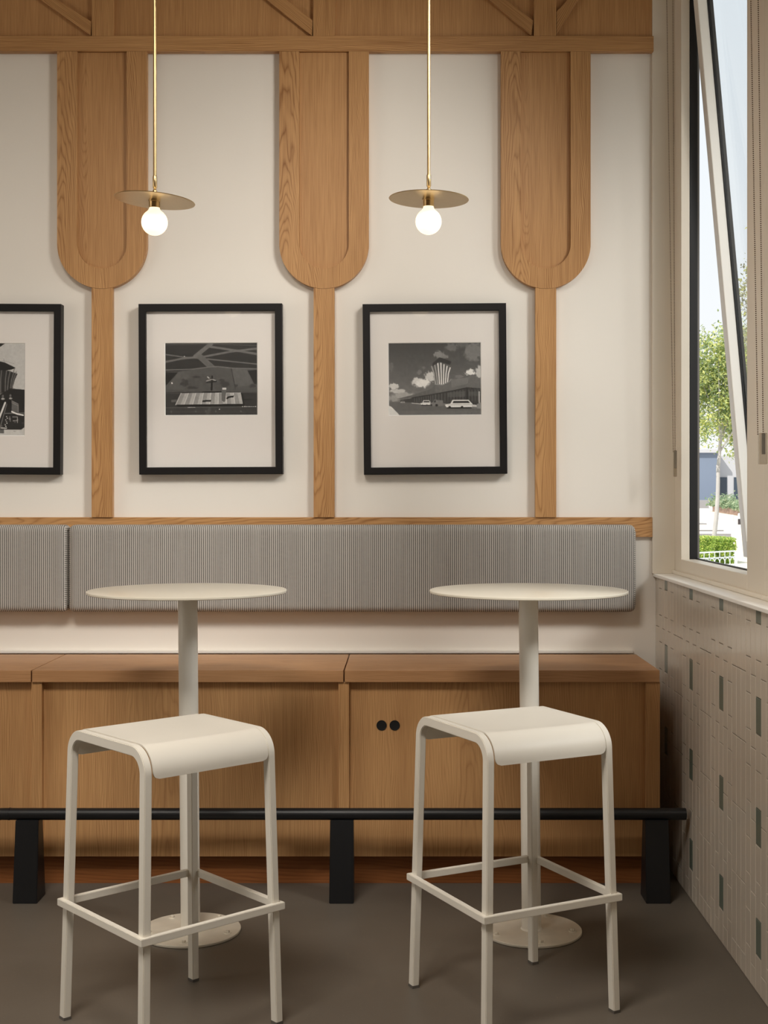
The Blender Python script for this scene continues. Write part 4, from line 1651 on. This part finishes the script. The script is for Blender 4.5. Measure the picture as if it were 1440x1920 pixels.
# planter with shrubs
px0, px1 = P(1336, 0, 84)[0], P(1408, 0, 74)[0]
pl = thing('planter_box', 'long brown planter box full of pale green shrubs across the plaza', 'planter', ((px0 + px1) / 2, 79, 0.1))
O = Vector(pl.location)
bm = bmesh.new()
zb3 = -0.1
v = [bm.verts.new(p_) for p_ in ((px0, 84, zb3), (px1, 72, -0.15), (px1 + 1, 74, -0.15), (px0 + 1, 86, zb3),
                                 (px0, 84, 0.66), (px1, 72, 0.34), (px1 + 1, 74, 0.34), (px0 + 1, 86, 0.66))]
for f in ((0, 3, 2, 1), (4, 5, 6, 7), (0, 1, 5, 4), (1, 2, 6, 5), (2, 3, 7, 6), (3, 0, 4, 7)):
    bm.faces.new([v[i] for i in f])
obj('box', sh(bm, O), M_planter, pl)
rng = random.Random(31)
pts = []
for _ in range(2600):
    t = rng.random()
    pts.append((px0 + (px1 - px0) * t + rng.uniform(-0.2, 1.1), 84 - 12 * t + rng.uniform(-0.2, 1.6), 0.62 - 0.30 * t + abs(rng.gauss(0, 0.28))))
foliage('shrubs', pts, 0.26, M_leafC, pl, 32, pl.location)

# bollards on the plaza
for lab, pxm, ya, yb_, wpx, Yd, m1, m2 in (
        ('white stone bollard in front of the brown planter', 1373.5, 965, 982, 5.0, 70, M_pave, M_pave),
        ('black and white striped bollard at the edge of the sash', 1386.0, 962, 986, 5.0, 66, M_dark, M_rail)):
    x0, zt2 = P(pxm - wpx / 2, ya, Yd)
    x1, zb4 = P(pxm + wpx / 2, yb_, Yd)
    zb4 = min(zb4, -0.30 + (Yd - 62) / 34 * 0.82)
    xm = (x0 + x1) / 2
    r = (x1 - x0) / 2
    bo = thing('bollard', lab, 'bollard', (xm, Yd, zb4), group='bollards on the plaza')
    hh = zt2 - zb4
    bm = bmesh.new()
    lathe(bm, [(0, 0), (r * 1.15, 0), (r * 1.15, hh * 0.08), (r, hh * 0.1), (r, hh * 0.55)], 16)
    obj('shaft', bm, m1, bo, smooth=True)
    bm = bmesh.new()
    lathe(bm, [(r, hh * 0.55), (r, hh * 0.9), (r * 0.8, hh * 0.97), (0, hh)], 16)
    obj('cap', bm, m2, bo, smooth=True)

# stone bench block on the plaza
xa_, za_ = P(1290, 981, 66)
xb_, zb_ = P(1325.5, 992, 66)
bm = boxbm(xa_, xb_, 66, 66.8, -0.21, za_, bev=0.03)
tag(obj('stone_bench', bm, M_riser), 'grey stone block bench above the plaza steps', 'bench')
# low wall at the back left
xa_, _ = P(1280, 0, 90)
xb_, _ = P(1329, 0, 90)
bm = boxbm(xa_, xb_, 90, 90.5, 0.36, 0.95, bev=0.02)
tag(obj('garden_parapet', bm, M_riser), 'low grey parapet across the plaza behind the tree', 'low wall')
# dark clipped strip and shopfronts behind
bd = thing('street_building', 'blue-grey low building with shopfronts far behind the tree', 'building', (18, 100, 0.5))
O = Vector((18, 100, 0.5))
xm_ = P(1346, 0, 100)[0]
obj('facade', sh(boxbm(12, xm_, 100, 108, 0.4, 4.6), O), M_bldA, bd)
obj('roof', sh(boxbm(11.8, xm_ + 0.1, 99.7, 108, 4.6, 4.85), O), M_bldB, bd)
obj('window', sh(boxbm(xm_ - 4.2, xm_ - 2.6, 99.93, 100.02, 0.6, 2.2), O), M_winout, bd)
bd2 = thing('street_building', 'pale building with dark shop windows at the right of the tree trunk', 'building', (30, 101, 0.5))
O = Vector((30, 101, 0.5))
obj('facade', sh(boxbm(xm_ + 0.02, 95, 101, 109, 0.4, 4.4), O), M_bldB, bd2)
for i in range(12):
    x0 = xm_ + 0.35 + i * 1.15 + max(0, i - 5) * 3.2
    obj('window', sh(boxbm(x0, x0 + 0.6, 100.93, 101.02, 1.0, 2.7), O), M_winout, bd2)
